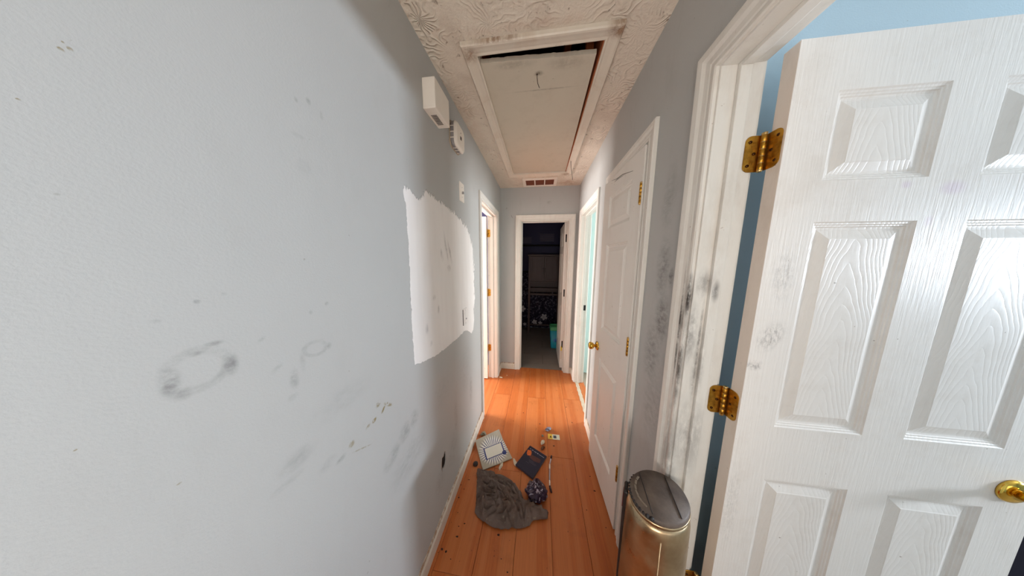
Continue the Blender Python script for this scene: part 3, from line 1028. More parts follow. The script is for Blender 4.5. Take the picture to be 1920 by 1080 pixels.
o = box('ceiling', (XRo, -2.2, ZC), (BX1, .80, ZC + .05), 'white_wall')
tag(o, 'white ceiling of the near bedroom', 'ceiling', kind=S)

# closet behind the narrow door
rect_wall('wall_closet', 'wall at the back of the closed closet', 'white_wall', 0, 1.25, .06, .86, 1.62)
rect_wall('wall_closet', 'side wall between the closet and the far bedroom', 'white_wall', 1, 1.62, .06, XRo, 1.25)
o = box('floor', (XRo + .02, .86, -.06), (1.25, 1.62, -.004), 'carpet')
tag(o, 'closet floor behind the narrow door', 'floor', kind=S)
o = box('ceiling', (XRo, .86, ZC), (1.31, 1.68, ZC + .05), 'white_wall')
tag(o, 'closet ceiling', 'ceiling', kind=S)

# far bedroom on the right (pale cyan)
rect_wall('wall_far_bedroom', 'pale cyan wall glimpsed through the far right doorway', 'cyan_wall', 1, 5.05, .06, XRo, 3.45)
rect_wall('wall_far_bedroom', 'far bedroom wall with the window, out of view', 'cyan_wall', 0, 3.45, .1, 1.68, 5.05, window=(2.65, 3.95, .85, 2.05))
rect_wall('wall_far_bedroom', 'near wall of the far bedroom', 'cyan_wall', 1, 1.68, .01, 1.31, 3.45)
rect_wall('wall_far_bedroom', 'wall between the far bedroom and the bathroom', 'cyan_wall', 0, 1.05, .05, YE + WT + .02, 5.05)
o = MB().box((XRo, 2.76, 0), (1.05, 2.815, ZC)).build('wall_far_bedroom', 'cyan_wall')
tag(o, 'short cyan wall beside the far right doorway', 'wall', kind=S)
o = box('floor', (XRo + .005, 1.68, -.06), (3.45, 5.05, -.003), 'carpet')
tag(o, 'grey-brown carpet beyond the far right doorway', 'floor', kind=S)
o = box('ceiling', (XRo, 1.68, ZC), (3.45, 5.05, ZC + .05), 'white_wall')
tag(o, 'white ceiling of the far bedroom', 'ceiling', kind=S)
# ragged pale edge of the carpet at the far right threshold
tr = MB()
rn = []
for k in range(24):
    y = FARR[0] + (FARR[1] - FARR[0]) * k / 23
    wv = .004 * math.sin(k * 2.1) + .003 * random.random()
    rn.append([(XR + .012 + wv, y, -.002), (XR + .016 + wv, y, .006), (XR + .040 + wv, y, .009), (XR + .056 - wv, y, -.002)])
tr.rings(rn, smooth=False)
o = tr.build('trim_7', 'rough_concrete')
tag(o, 'crumbling pale strip on the threshold of the far right doorway', 'threshold', kind=S)

# left room (white, sunlit)
rect_wall('wall_left_room', 'white end wall of the left room', 'white_wall', 1, 3.5, .06, -3.15, XLo)
rect_wall('wall_left_room', 'white window wall of the left room', 'white_wall', 0, -3.15, -.1, .6, 3.5, window=(1.70, 2.60, .55, 1.55))
rect_wall('wall_left_room', 'white near wall of the left room', 'white_wall', 1, .6, -.06, -3.15, XLo)
o = box('wall_left_room', (XLo - .006, 2.58, 0), (XLo + .001, 3.5, ZC), 'white_wall')
tag(o, 'white return beside the left doorway', 'wall', kind=S)
o = box('floor', (-3.15, .6, -.06), (XLo - .02, 3.5, -.0015), 'plank')
tag(o, 'orange laminate floor inside the left room', 'floor', kind=S)
o = box('ceiling', (-3.15, .6, ZC), (XLo, 3.5, ZC + .05), 'white_wall')
tag(o, 'white ceiling of the left room', 'ceiling', kind=S)


def window(name, label, axis, at, a, b, z0, z1, inward):
    root = empty(name)
    tag(root, label, 'window', kind=S)

    def bx_(nm, s0, s1, t0, t1, q0, q1, mat, bev=.002):
        p = (t0, s0, q0) if axis == 0 else (s0, t0, q0)
        q = (t1, s1, q1) if axis == 0 else (s1, t1, q1)
        return box(nm, tuple(min(i, j) for i, j in zip(p, q)), tuple(max(i, j) for i, j in zip(p, q)), mat, root, bev)
    o0, o1 = at - inward * .02, at - inward * .075
    f = .045
    bx_('frame', a, a + f, o0, o1, z0, z1, 'trim')
    bx_('frame', b - f, b, o0, o1, z0, z1, 'trim')
    bx_('frame', a + f, b - f, o0, o1, z0, z0 + f, 'trim')
    bx_('frame', a + f, b - f, o0, o1, z1 - f, z1, 'trim')
    zm = (z0 + z1) / 2
    bx_('meeting_rail', a + f, b - f, o0, o1, zm - .02, zm + .02, 'trim')
    g = (o0 + o1) / 2
    bx_('pane', a + f, b - f, g - .002, g + .002, z0 + f, zm - .02, 'glass', 0)
    bx_('pane', a + f, b - f, g - .002, g + .002, zm + .02, z1 - f, 'glass', 0)
    bx_('sill', a - .03, b + .03, at, at + inward * .04, z0 - .03, z0, 'trim')
    return root


gt = NT('window_glass', 0.02)
gt.b.inputs['Transmission Weight'].default_value = 1.0
gt.b.inputs['Base Color'].default_value = (.95, .98, 1, 1)
M['glass'] = gt.m
window('window_1', 'bedroom window out of view to the right', 0, BX1, -.06, .26, 1.28, 1.88, -1)
window('added_window_4', 'added bedroom window behind the viewpoint, opening for a fill lamp', 1, -2.2, .95, 2.15, .75, 2.05, 1)
window('added_window_5', 'added hall window behind the viewpoint, opening for a fill lamp', 1, -1.07, -.53, .47, .65, 2.05, 1)
window('window_2', 'far bedroom window out of view', 0, 3.45, 2.65, 3.95, .85, 2.05, -1)
window('window_3', 'left room window out of view', 0, -3.15, 1.70, 2.60, .55, 1.55, 1)

# bathroom at the end of the hall, unlit
BY0, BY1 = YE + WT, 4.62
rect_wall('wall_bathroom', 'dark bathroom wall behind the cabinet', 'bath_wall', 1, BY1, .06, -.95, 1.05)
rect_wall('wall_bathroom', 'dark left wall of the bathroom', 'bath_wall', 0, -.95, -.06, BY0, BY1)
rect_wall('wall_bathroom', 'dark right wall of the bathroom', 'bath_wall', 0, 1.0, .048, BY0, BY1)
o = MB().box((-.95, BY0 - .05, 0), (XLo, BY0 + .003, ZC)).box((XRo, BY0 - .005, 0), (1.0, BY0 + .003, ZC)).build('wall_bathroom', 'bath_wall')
tag(o, 'bathroom side of the end wall beyond the hall corners', 'wall', kind=S)
o = box('ceiling', (-1.01, BY0, ZC), (1.05, BY1 + .06, ZC + .05), 'white_wall')
tag(o, 'dark bathroom ceiling', 'ceiling', kind=S)
bf = box('floor', (-.95, YE + .056, -.06), (1.0, BY1, -.006), 'grout')
tag(bf, 'grey rectangular tile floor of the dark bathroom', 'floor', kind=S)
tw, tl = .60, .30
tm = {}
row = 0
y = YE + .058
first = .14
while y < BY1:
    hgt = first if row == 0 else tl
    x = -.95 - (.30 if row % 2 == 0 else .0) - .17
    while x < 1.0:
        a, b = max(x, -.95), min(x + tw, 1.0)
        yb = min(y + hgt, BY1)
        if row == 0 or True:
            if b - a > .03:
                # the hall-side tiles only exist inside the doorway depth
                aa, bb_ = a, b
                if y < BY0 - .01:
                    aa, bb_ = max(a, ENDD[0]), min(b, ENDD[1])
                if bb_ - aa > .02:
                    key = (round(bb_ - aa - .004, 4), round(yb - y - .004, 4))
                    if key not in tm:
                        m_ = MB().box((0, 0, -.006), (key[0], key[1], 0)).mesh('tile')
                        m_.materials.append(M['tile'])
                        tm[key] = m_
                    t_ = bpy.data.objects.new('tile', tm[key])
                    C.objects.link(t_)
                    t_.parent = bf
                    t_.location = (aa + .002, y + .002, random.uniform(-.0006, 0))
        x += tw
    y += hgt
    row += 1

# over-toilet cabinet
wood = NT('dark_oak_cabinet', .5)
wood.color(wood.mix(wood.noise(22, 5, .65, (3, 3, .12), .4), srgb(62, 46, 46), srgb(98, 76, 72)))
M['cab_wood'] = wood.m
cab = empty('bathroom_cabinet', (.095, 4.20, 0))
tag(cab, 'tall wooden space-saver cabinet with two doors in the dark bathroom', 'cabinet')
for sx in (-1, 1):
    for yy in (0, .17):
        box('leg', (sx * .30 - .02, yy, 0), (sx * .30 + .02, yy + .035, 1.62), 'cab_wood', cab, .003)
box('top', (-.335, -.015, 1.62), (.335, .22, 1.65), 'cab_wood', cab, .004)
box('back_panel', (-.28, .185, .86), (.28, .195, 1.62), 'cab_wood', cab)
box('shelf', (-.28, .0, 1.085), (.28, .19, 1.11), 'cab_wood', cab, .002)
box('shelf', (-.28, .0, .93), (.28, .19, .97), 'cab_wood', cab, .002)
box('rail', (-.28, .0, .82), (.28, .02, .86), 'cab_wood', cab, .002)
box('rail', (-.28, .18, .12), (.28, .20, .15), 'cab_wood', cab, .002)
for sx in (-1, 1):
    x0, x1 = (-.279, -.002) if sx < 0 else (.002, .279)
    dr = box('cabinet_door', (x0, .004, 1.115), (x1, .020, 1.615), 'cab_wood', cab, .002)
    fw = .038
    for nm, a, b in (('stile', (x0, -.008, 1.115), (x0 + fw, .004, 1.615)), ('stile', (x1 - fw, -.008, 1.115), (x1, .004, 1.615)), ('door_rail', (x0 + fw, -.008, 1.115), (x1 - fw, .004, 1.115 + fw)), ('door_rail', (x0 + fw, -.008, 1.615 - fw), (x1 - fw, .004, 1.615))):
        box(nm, a, b, 'cab_wood', dr, .002)
    hx = -.02 if sx < 0 else .02
    MB().tube([(hx, -.008, 1.29), (hx, -.026, 1.30), (hx, -.026, 1.37), (hx, -.008, 1.38)], .004, 8).build('handle', 'black_metal', dr)

# floral curtain
fm = NT('dark_floral_cloth', .8)
vo = fm.n('ShaderNodeTexVoronoi', feature='F1')
vo.inputs['Scale'].default_value = 26
fm.link(fm.mapping((1, .3, 1)), vo.inputs['Vector'])
leaf = fm.rng(vo.outputs['Distance'], .25, .5, 1, 0)
c_ = fm.mix(fm.math('MULTIPLY', leaf, fm.rng(fm.noise(9, 4, .7), .4, .6, .1, .8)), srgb(34, 30, 52), srgb(150, 146, 164))
fm.color(c_)
M['floral'] = fm.m
cu = empty('floral_curtain', (0, 4.46, 0))
tag(cu, 'dark blue shower curtain with white flowers behind the cabinet', 'curtain')
mb = MB()
N = 90
rows_ = []
for zz in (.05, .5, 1.0, 1.27):
    rows_.append([(-.85 + 1.7 * k / N, .014 * math.sin(k * .9) + .005 * math.sin(k * .37 + zz), zz) for k in range(N + 1)])
vs = [p for r in rows_ for p in r]
fs = [(r * (N + 1) + k, r * (N + 1) + k + 1, (r + 1) * (N + 1) + k + 1, (r + 1) * (N + 1) + k) for r in range(3) for k in range(N)]
mb.add(vs, fs, True)
co = mb.build('curtain_cloth', 'floral', cu)
sm_ = co.modifiers.new('solid', 'SOLIDIFY')
sm_.thickness = .002
M['petal'] = simple('pale_petal_print', srgb(206, 202, 208), .8)
for fx, fz, fr in ((-.36, .47, .075), (.118, .30, .075), (-.085, .175, .060), (.04, .16, .045), (-.55, .25, .07), (.5, .4, .07), (-.30, .12, .04)):
    fb = MB()
    for k in range(5):
        a = k * 2 * PI / 5 + fx * 7
        cxp, czp = fx + math.cos(a) * fr * .55, fz + math.sin(a) * fr * .55
        ov = []
        for q in range(10):
            t_ = 2 * PI * q / 10
            u, v_ = math.cos(t_) * fr * .48, math.sin(t_) * fr * .34
            ov.append((cxp + u * math.cos(a) - v_ * math.sin(a), -.022, czp + u * math.sin(a) + v_ * math.cos(a)))
        fb.add(ov + [(p[0], -.0205, p[2]) for p in ov], [tuple(range(10))] + [(q, (q + 1) % 10, 10 + (q + 1) % 10, 10 + q) for q in range(10)])
    fb.build('printed_flower', 'petal', cu)
MB().tube([(-.93, .0, 1.29), (.98, .0, 1.29)], .012, 10).build('curtain_rail', 'black_metal', cu)
# rod with rings and two louvred panels above
ro = empty('curtain_rod', (0, 4.50, 1.85))
tag(ro, 'dark rod with a row of rings high on the bathroom wall', 'curtain rod')
MB().tube([(-.95, 0, 0), (1.0, 0, 0)], .016, 10).build('rod', 'black_metal', ro)
for k in range(22):
    bm_ = MB()
    x = -.62 + k * .055
    bm_.tube([(x, .024 * math.cos(t * PI / 4), .024 * math.sin(t * PI / 4) - .008) for t in range(9)], .0035, 6)
    bm_.build('ring', 'black_metal', ro)
for (x0, x1, z0, z1, lab) in ((-.025, .31, 1.92, 2.125, 'dim louvred panel high on the bathroom wall, right of two'), (-.55, -.175, 1.88, 2.05, 'dim louvred panel high on the bathroom wall, left of two')):
    lv = empty('louvre_panel', (0, BY1, 0))
    tag(lv, lab, 'louvre', 'louvred panels in the bathroom')
    box('frame', (x0, -.02, z0), (x1, 0, z1), 'bath_wall', lv, .002)
    nsl = 4
    for k in range(nsl):
        zz = z0 + .02 + (z1 - z0 - .04) * k / nsl
        MB().prism([(-.034, zz), (-.02, zz + .036), (-.018, zz + .030), (-.028, zz)], 0, x0 + .015, x1 - .015).build('slat', simple('grey_slat', srgb(104, 98, 120), .6) if 'grey_slat' not in bpy.data.materials else bpy.data.materials['grey_slat'], lv)

# teal waste bin with green liner rim
bn = empty('waste_bin', (.30, 3.56, 0))
tag(bn, 'teal plastic waste bin with a green top band on the bathroom floor', 'bin')
M['teal'] = simple('teal_plastic', srgb(30, 150, 176), .4)
M['bin_green'] = simple('green_plastic', srgb(60, 158, 104), .4)


def rrect(w_, d_, r, z, n=5):
    pts = []
    for cxx, cyy, a0 in ((w_ - r, d_ - r, 0), (-w_ + r, d_ - r, PI / 2), (-w_ + r, -d_ + r, PI), (w_ - r, -d_ + r, 3 * PI / 2)):
        for k in range(n + 1):
            a = a0 + k * PI / 2 / n
            pts.append((cxx + r * math.cos(a), cyy + r * math.sin(a), z))
    return pts


MB().rings([rrect(.068, .06, .02, 0), rrect(.072, .064, .022, .01), rrect(.094, .08, .025, .33)], smooth=True).build('body', 'teal', bn)
MB().rings([rrect(.097, .083, .025, .325), rrect(.102, .088, .026, .40), rrect(.094, .080, .024, .402), rrect(.090, .076, .024, .33)], False, False).build('rim', 'bin_green', bn)
MB().lathe([(.002, -.0735), (.030, -.0725), (.030, -.070)], 18, 1, (.0, 0, .15)).build('round_print', simple('blue_print', srgb(60, 120, 190), .4), bn)

# ------------------------------------------------------------------ attic hatch board, cord and vent
hb = empty('attic_hatch', (HX0, 1.062, ZC + .004))
tag(hb, 'off-white attic hatch board hanging slightly skewed in its frame', 'hatch')
mb = MB()
top_edge = []
NB = 40
poly = []
for k in range(NB + 1):
    poly.append((-.012 + .538 * k / NB, .002 + .022 * k / NB + random.uniform(-.0018, .0018)))
poly += [(.540, 1.240), (-.004, 1.236)]
mb.prism(poly, 2, 0, .018)
mb.build('board', 'hatch', hb)
hc = MB().tube([(.262, .098, .0), (.262, .099, -.012), (.266, .112, -.028), (.272, .13, -.030), (.274, .150, -.020)], .0016, 6).build('pull_cord', 'wire', hb)
MB().lathe([(.001, -.001), (.004, -.0008), (.005, 0)], 12, 2, (.262, .095, 0)).build('cord_hole', 'wire', hb)
cw_ = MB().tube([(.258, 2.05, ZC + .02), (.262, 2.07, ZC - .03), (.268, 2.085, ZC - .06), (.276, 2.10, ZC - .09), (.285, 2.11, ZC - .13), (.288, 2.112, ZC - .155)], .0022, 6).build('dangling_wire', 'wire')
tag(cw_, 'thin dark wire dangling from the far right corner of the hatch', 'wire')

cv = empty('ceiling_vent', (-.022, 2.568, ZC))
tag(cv, 'white ceiling return vent with three rusty brown openings', 'vent')
vw, vd = .198, .122
for nm, a, b in (('frame_bar', (-vw, -vd, -.010), (vw, -vd + .036, 0)), ('frame_bar', (-vw, vd - .036, -.010), (vw, vd, 0)), ('frame_bar', (-vw, -vd + .036, -.010), (-vw + .036, vd - .036, 0)), ('frame_bar', (vw - .036, -vd + .036, -.010), (vw, vd - .036, 0)),
                ('divider', (-.063, -vd + .036, -.008), (-.050, vd - .036, 0)), ('divider', (.050, -vd + .036, -.008), (.063, vd - .036, 0))):
    box(nm, a, b, 'white_plastic', cv, .002)
box('filter_mesh', (-vw + .036, -vd + .036, -.0025), (vw - .036, vd - .036, -.0005), 'filter', cv)

# ------------------------------------------------------------------ things on the left wall
ch = empty('chime_box', (XL, .927, 2.18))
tag(ch, 'cream plastic chime box with vent slots high on the left wall', 'chime box')
box('cover', (0, 0, 0), (.059, .142, .121), 'white_plastic', ch, .003)
sl = MB()
for k in range(10):
    yy = .045 + k * .0072
    sl.box((.012, yy, -.0006), (.040, yy + .0036, .0015))
sl.build('vent_slots', 'dark_slot', ch)
MB().lathe([(.001, .1205), (.004, .1212), (.004, .124), (.001, .125)], 10, 2, (.05, .012, 0)).build('screw', 'white_plastic', ch)

sd = empty('alarm_unit', (XL, 1.262, 2.240))
tag(sd, 'rounded square white alarm with grey side grilles beside the chime box', 'alarm')


def rsq(h_, r, x, n=5):
    return [(x, p[0], p[1]) for p in rrect(h_, h_, r, 0, n)]


MB().rings([rsq(.070, .028, 0), rsq(.070, .028, .006)], smooth=False).build('base', simple('tan_mount', srgb(176, 160, 140), .6), sd)
vg = MB().rings([rsq(.064, .030, .006), rsq(.067, .030, .012), rsq(.066, .030, .029)], smooth=False).build('side_grille', 'grey_plastic', sd)
MB().rings([rsq(.068, .031, .026), rsq(.068, .031, .032), rsq(.062, .029, .040), rsq(.050, .022, .042)], smooth=True).build('front_cover', 'white_plastic', sd)
rib = None
for k in range(4):
    a = PI / 4 + k * PI / 2
    for q in (-.030, 0, .030):
        u = Vector((math.cos(k * PI / 2), math.sin(k * PI / 2)))
        v_ = Vector((-u.y, u.x))
        p = u * .067 + v_ * q
        box('grille_rib', (.006, p.x - .002, p.y - .002), (.030, p.x + .002, p.y + .002), 'white_plastic', vg)
box('test_button', (.0415, -.008, -.012), (.0435, .008, .006), 'dark_slot', sd, .0005)
box('indicator', (.0415, -.002, .022), (.0428, .002, .028), 'dark_slot', sd)


def wall_plate(label, loc, mat, toggle=True):
    e = empty('switch_plate', loc)
    tag(e, label, 'switch plate', 'switch plates on the left wall')
    MB().rings([[(0, p[0], p[1]) for p in rrect2(.037, .0585, .004)], [(.0035, p[0], p[1]) for p in rrect2(.037, .0585, .004)], [(.006, p[0], p[1]) for p in rrect2(.033, .0545, .003)]], smooth=False).build('plate', mat, e)
    if toggle:
        box('toggle', (.004, -.0045, -.011), (.017, .0045, .004), 'grey_plastic', e, .001)
        box('toggle_slot', (.0058, -.006, -.013), (.0064, .006, .013), 'white_plastic', e)
    else:
        box('rocker', (.005, -.016, -.033), (.0085, .016, .033), mat, e, .001)
        box('shadow_gap', (.0005, -.0392, -.056), (.0045, -.0372, .056), 'dark_slot', e)
        box('button', (.008, -.002, -.020), (.012, .010, -.012), 'grey_plastic', e)
    for zz in (-.03, .03):
        MB().lathe([(.001, .0068), (.003, .0066), (.0034, .0055)], 8, 0, (0, 0, zz if toggle else zz * 1.55)).build('screw', 'grey_plastic', e)
    return e


def rrect2(w_, h_, r):
    return [(p[0], p[1]) for p in [(a[0], a[1]) for a in rrect(w_, h_, r, 0, 3)]]


wall_plate('white toggle switch plate above the primer patch', (XL, 1.358, 1.967), 'white_plastic')
wall_plate('switch plate half painted over at the lower edge of the primer patch', (XL, 1.362, 1.13), simple('painted_over_plate', srgb(236, 232, 230), .55), False)

# ------------------------------------------------------------------ step bin in the near doorway
st_ = NT('steel_tinted_reflections', .28, 1.0)
stc = st_.mix(st_.rng(st_.noise(5, 5, .7), .4, .75, 0, .55), srgb(196, 172, 138), srgb(128, 88, 50))  # brown-gold reflections of the surroundings put into the steel's base colour
st_.color(stc)
st_.link(st_.rng(st_.noise(9, 5, .7), .3, .7, .2, .5), st_.b.inputs['Roughness'])
M['steel'] = st_.m
lidm = NT('dusty_dark_lid', .55, 0, .5)
lidm.color(lidm.mix(lidm.rng(lidm.noise(9, 6, .7), .35, .7), srgb(70, 58, 52), srgb(116, 100, 88)))
lidm.bump(lidm.noise(40, 4, .7), .2, .002)
M['lid'] = lidm.m
M['black_plastic'] = simple('black_plastic', srgb(34, 30, 30), .5)
tc = empty('step_bin', (.392, .618, 0), math.atan2(.53, .85))
tag(tc, 'tall stainless steel step bin with painted brown reflections and a dark oval lid in the doorway', 'bin')


def oval(a, b, z, n=40):
    return [(a * math.cos(2 * PI * k / n), b * math.sin(2 * PI * k / n), z) for k in range(n)]


MB().rings([oval(.098, .088, .0), oval(.100, .090, .012), oval(.100, .090, .035), oval(.096, .086, .038)]).build('base_ring', 'black_plastic', tc)
MB().rings([oval(.0985, .0885, .038), oval(.0975, .086, .40), oval(.0955, .080, .735), oval(.0925, .077, .756), oval(.086, .071, .766)], smooth=True).build('body', 'steel', tc)
an_ = math.radians(222)
MB().tube([(a_ * math.cos(an_), b_ * math.sin(an_), z_) for a_, b_, z_ in ((.0985, .0885, .04), (.0975, .086, .40), (.0957, .0802, .732))], .0016, 8).build('seam', 'steel', tc)
ld = MB().rings([oval(.084, .069, .768), oval(.091, .0755, .772), oval(.091, .0755, .786), oval(.086, .071, .794), oval(.0, .0, .795)], smooth=True).build('lid', 'lid', tc)
MB().rings([oval(.0915, .076, .770), oval(.0925, .077, .775), oval(.0915, .076, .780)], smooth=True).build('lid_band', 'steel', ld)
for k, x in enumerate((-.030, .028)):
    L_ = .071 * math.sqrt(1 - (x / .086) ** 2) * .97
    cr_ = [(x * .75 - x * .0 + t_ * .067 * .73 * (1 if k else .95) + (.012 if k else -.012), t_ * .055 + (-.022 if k else .020), .7962 - .0012 * abs(t_)) for t_ in (-.85, -.4, 0, .4, .85)]
    MB().tube([p for p in cr_ if (p[0] / .084) ** 2 + (p[1] / .069) ** 2 < 1.02], .0012, 6).build('lid_crease', 'black_plastic', ld)
for k in range(6):
    a = PI * (.58 + .085 * k)
    px_, py_ = .072 * math.cos(a), .059 * math.sin(a)
    tb = MB().box((-.008, -.003, 0), (.008, .003, .0025)).build('lid_tab', simple('worn_tab', srgb(120, 104, 88), .5) if 'worn_tab' not in bpy.data.materials else bpy.data.materials['worn_tab'], ld, .001)
    tb.location = (px_, py_, .7945)
    tb.rotation_euler = (0, 0, a + PI / 2)
# ragged lump of rubber at the hinge side
for k in range(14):
    a = PI * (.55 + .045 * k)
    rr = .004 + .003 * random.random()
    MB().lathe([(.0005, -rr), (rr * .8, -rr * .5), (rr, 0), (rr * .7, rr * .6), (.0005, rr)], 7, 2, (.089 * math.cos(a), .0735 * math.sin(a), .787)).build('rubber_crumb', 'black_plastic', ld)
hgp = MB().box((.078, -.022, .04), (.094, .022, .76)).build('hinge_housing', 'black_plastic', tc, .006)
hgp.rotation_euler = (0, 0, math.radians(122))
MB().box((.0935, -.016, .69), (.0955, .016, .735)).build('red_badge', simple('dark_red_badge', srgb(110, 22, 16), .5), hgp, .001)
MB().prism([(.085, -.030), (.135, -.022), (.140, 0), (.135, .022), (.085, .030)], 2, .012, .022).build('pedal', 'black_plastic', tc, .003)

# ------------------------------------------------------------------ litter on the floor
# certificate folder with a bent-up top third
cf = empty('certificate_folder', (0, 0, 0))
tag(cf, 'silver folder with a white certificate label and blue seal lying open on the floor', 'folder')
pts = [Vector(p) for p in ((-.494, 1.474), (-.322, 1.612), (-.176, 1.388), (-.376, 1.266))]   # top-left, top-right, bottom-right, bottom-left
cfm = NT('silver_sunray_print', .45)
tc_ = cfm.co
sub_ = cfm.n('ShaderNodeVectorMath', operation='SUBTRACT')
cfm.link(tc_, sub_.inputs[0])
sub_.inputs[1].default_value = (-.333, 1.433, 0)
gr = cfm.n('ShaderNodeTexGradient', gradient_type='RADIAL')
cfm.link(sub_.outputs[0], gr.inputs[0])
ray = cfm.math('SINE', cfm.math('MULTIPLY', gr.outputs['Fac'], 2 * PI * 34))
ln = cfm.n('ShaderNodeVectorMath', operation='LENGTH')
cfm.link(sub_.outputs[0], ln.inputs[0])
fade = cfm.rng(ln.outputs['Value'], .095, .125, 1, 0)
bs = cfm.mix(cfm.noise(14, 4, .7), srgb(150, 140, 122), srgb(200, 190, 174))
bs = cfm.mix(cfm.math('MULTIPLY', cfm.rng(ray, -.1, .1), fade), bs, srgb(238, 234, 226))
bs = cfm.mix(cfm.math('MULTIPLY', cfm.rng(ray, -.2, -.8), cfm.rng(ln.outputs['Value'],   .085, .125, .95, 0)), bs, srgb(92, 96, 140))
cfm.color(bs)
M['folder'] = cfm.m
TL, TR, BR, BL = pts
fold = .30
ML = TL.lerp(BL, fold)
MR = TR.lerp(BR, fold)
lift = .050
th = .007
top = [(TL.x, TL.y - .012, lift), (TR.x, TR.y - .012, lift), (MR.x, MR.y, .011), (BR.x, BR.y, .011), (BL.x, BL.y, .011), (ML.x, ML.y, .011)]
bot = [(x, y, z - th) for x, y, z in top]
mb = MB()
mb.add(top + bot, [(0, 5, 2, 1), (5, 4, 3, 2), (7, 8, 11, 6), (8, 9, 10, 11), (0, 1, 7, 6), (1, 2, 8, 7), (2, 3, 9, 8), (3, 4, 10, 9), (4, 5, 11, 10), (5, 0, 6, 11)])
mb.build('cover', 'folder', cf, .001)
lab = [Vector(p) for p in ((-.418, 1.430), (-.285, 1.516), (-.238, 1.424), (-.370, 1.342))]
q3 = lambda P_, z: [(p.x, p.y, z) for p in P_]


def flat_poly(name, P_, z0, z1, mat, parent):
    m2 = MB()
    m2.prism([(p[0], p[1]) for p in P_], 2, z0, z1)
    return m2.build(name, mat, parent)


cen = sum(lab, Vector((0, 0))) / 4
M['blue_print'] = simple('navy_blue_print', srgb(44, 56, 118), .5)
M['cert_paper'] = simple('certificate_paper', srgb(226, 220, 208), .6, 0, .06, 40)
fr_ = flat_poly('label_border', [cen + (p - cen) * 1.0 for p in lab], .0112, .0118, 'blue_print', cf)
flat_poly('certificate_label', [cen + (p - cen) * .885 for p in lab], .0116, .0123, 'cert_paper', cf)
MB().lathe([(.0175, .0115), (.0175, .0135), (.0001, .0138)], 24, 2, (-.244, 1.423, 0)).build('blue_seal', 'blue_print', cf)

# dark case with an orange picture
bk = empty('dark_case', (0, 0, 0))
tag(bk, 'navy blue case with an orange picture corner lying on the floor', 'case')
B = [Vector(p) for p in ((-.044, 1.511), (.089, 1.436), (-.012, 1.256), (-.144, 1.337))]
M['navy'] = simple('navy_cover', srgb(36, 34, 54), .35, 0, .15, 30)
M['case_edge'] = simple('case_edge', srgb(92, 84, 92), .4)
flat_poly('case_body', B, .001, .0145, 'navy', bk)
bc = sum(B, Vector((0, 0))) / 4
flat_poly('case_lip', [bc + (p - bc) * 1.012 for p in B], .006, .0085, 'case_edge', bk)
U = (B[1] - B[0])
V = (B[3] - B[0])
at2 = lambda u, v_: B[0] + U * u + V * v_
flat_poly('orange_picture', [at2(.04, .22), at2(.20, .16), at2(.30, .24), at2(.34, .36), at2(.20, .42), at2(.10, .36)], .0143, .0149, simple('orange_picture_print', srgb(206, 98, 40), .4, 0, .35, 60), bk)
flat_poly('brown_picture', [at2(.34, .30), at2(.86, .26), at2(.90, .42), at2(.60, .48), at2(.30, .44)], .0143, .0147, simple('brown_picture_print', srgb(84, 46, 44), .4, 0, .4, 60), bk)
M['pale_print'] = simple('pale_print', srgb(168, 168, 182), .4, 0, .3, 120)
for (u0, u1, v0, v1) in ((.10, .16, .10, .125), (.22, .30, .10, .13), (.36, .50, .11, .13), (.54, .60, .10, .135), (.64, .94, .115, .130)):
    flat_poly('title_print', [at2(u0, v0), at2(u1, v0), at2(u1, v1), at2(u0, v1)], .0143, .0149, 'pale_print', bk)
for (u0, u1, v0) in ((.36, .66, .52), (.40, .84, .56), (.44, .80, .60), (.3, .5, .66)):
    flat_poly('text_line', [at2(u0, v0), at2(u1, v0), at2(u1, v0 + .008), at2(u0, v0 + .008)], .0143, .0148, 'case_edge', bk)

# grey cleaning rag
rag = [(-.412, 1.262), (-.375, 1.252), (-.340, 1.242), (-.287, 1.252), (-.245, 1.256), (-.205, 1.245), (-.152, 1.222), (-.108, 1.172), (-.063, 1.118), (-.022, 1.102), (.010, 1.104), (.042, 1.100), (.050, 1.084), (.087, 1.070), (.082, 1.045), (.040, 1.034),
       (-.003, 1.024), (-.026, .996), (-.07, .978), (-.119, .970), (-.18, .960), (-.23, .960), (-.291, .978), (-.33, .996), (-.356, 1.016), (-.363, 1.071), (-.378, 1.12), (-.392, 1.173), (-.400, 1.21), (-.412, 1.235)]
rm = NT('grey_brown_rag', .95, 0, .1)
rc = rm.mix(rm.noise(12, 6, .7), srgb(84, 70, 66), srgb(140, 124, 116))
rc = rm.mix(rm.rng(rm.noise(9, 4, .7), .5, .7, 0, .6), rc, srgb(112, 86, 70))
rc = rm.mix(rm.rng(rm.noise(40, 4, .7), .60, .70, 0, .6), rc, srgb(166, 150, 132))
rm.color(rc)
rm.bump(rm.noise(240, 4, .7), .7, .003)
M['rag'] = rm.m


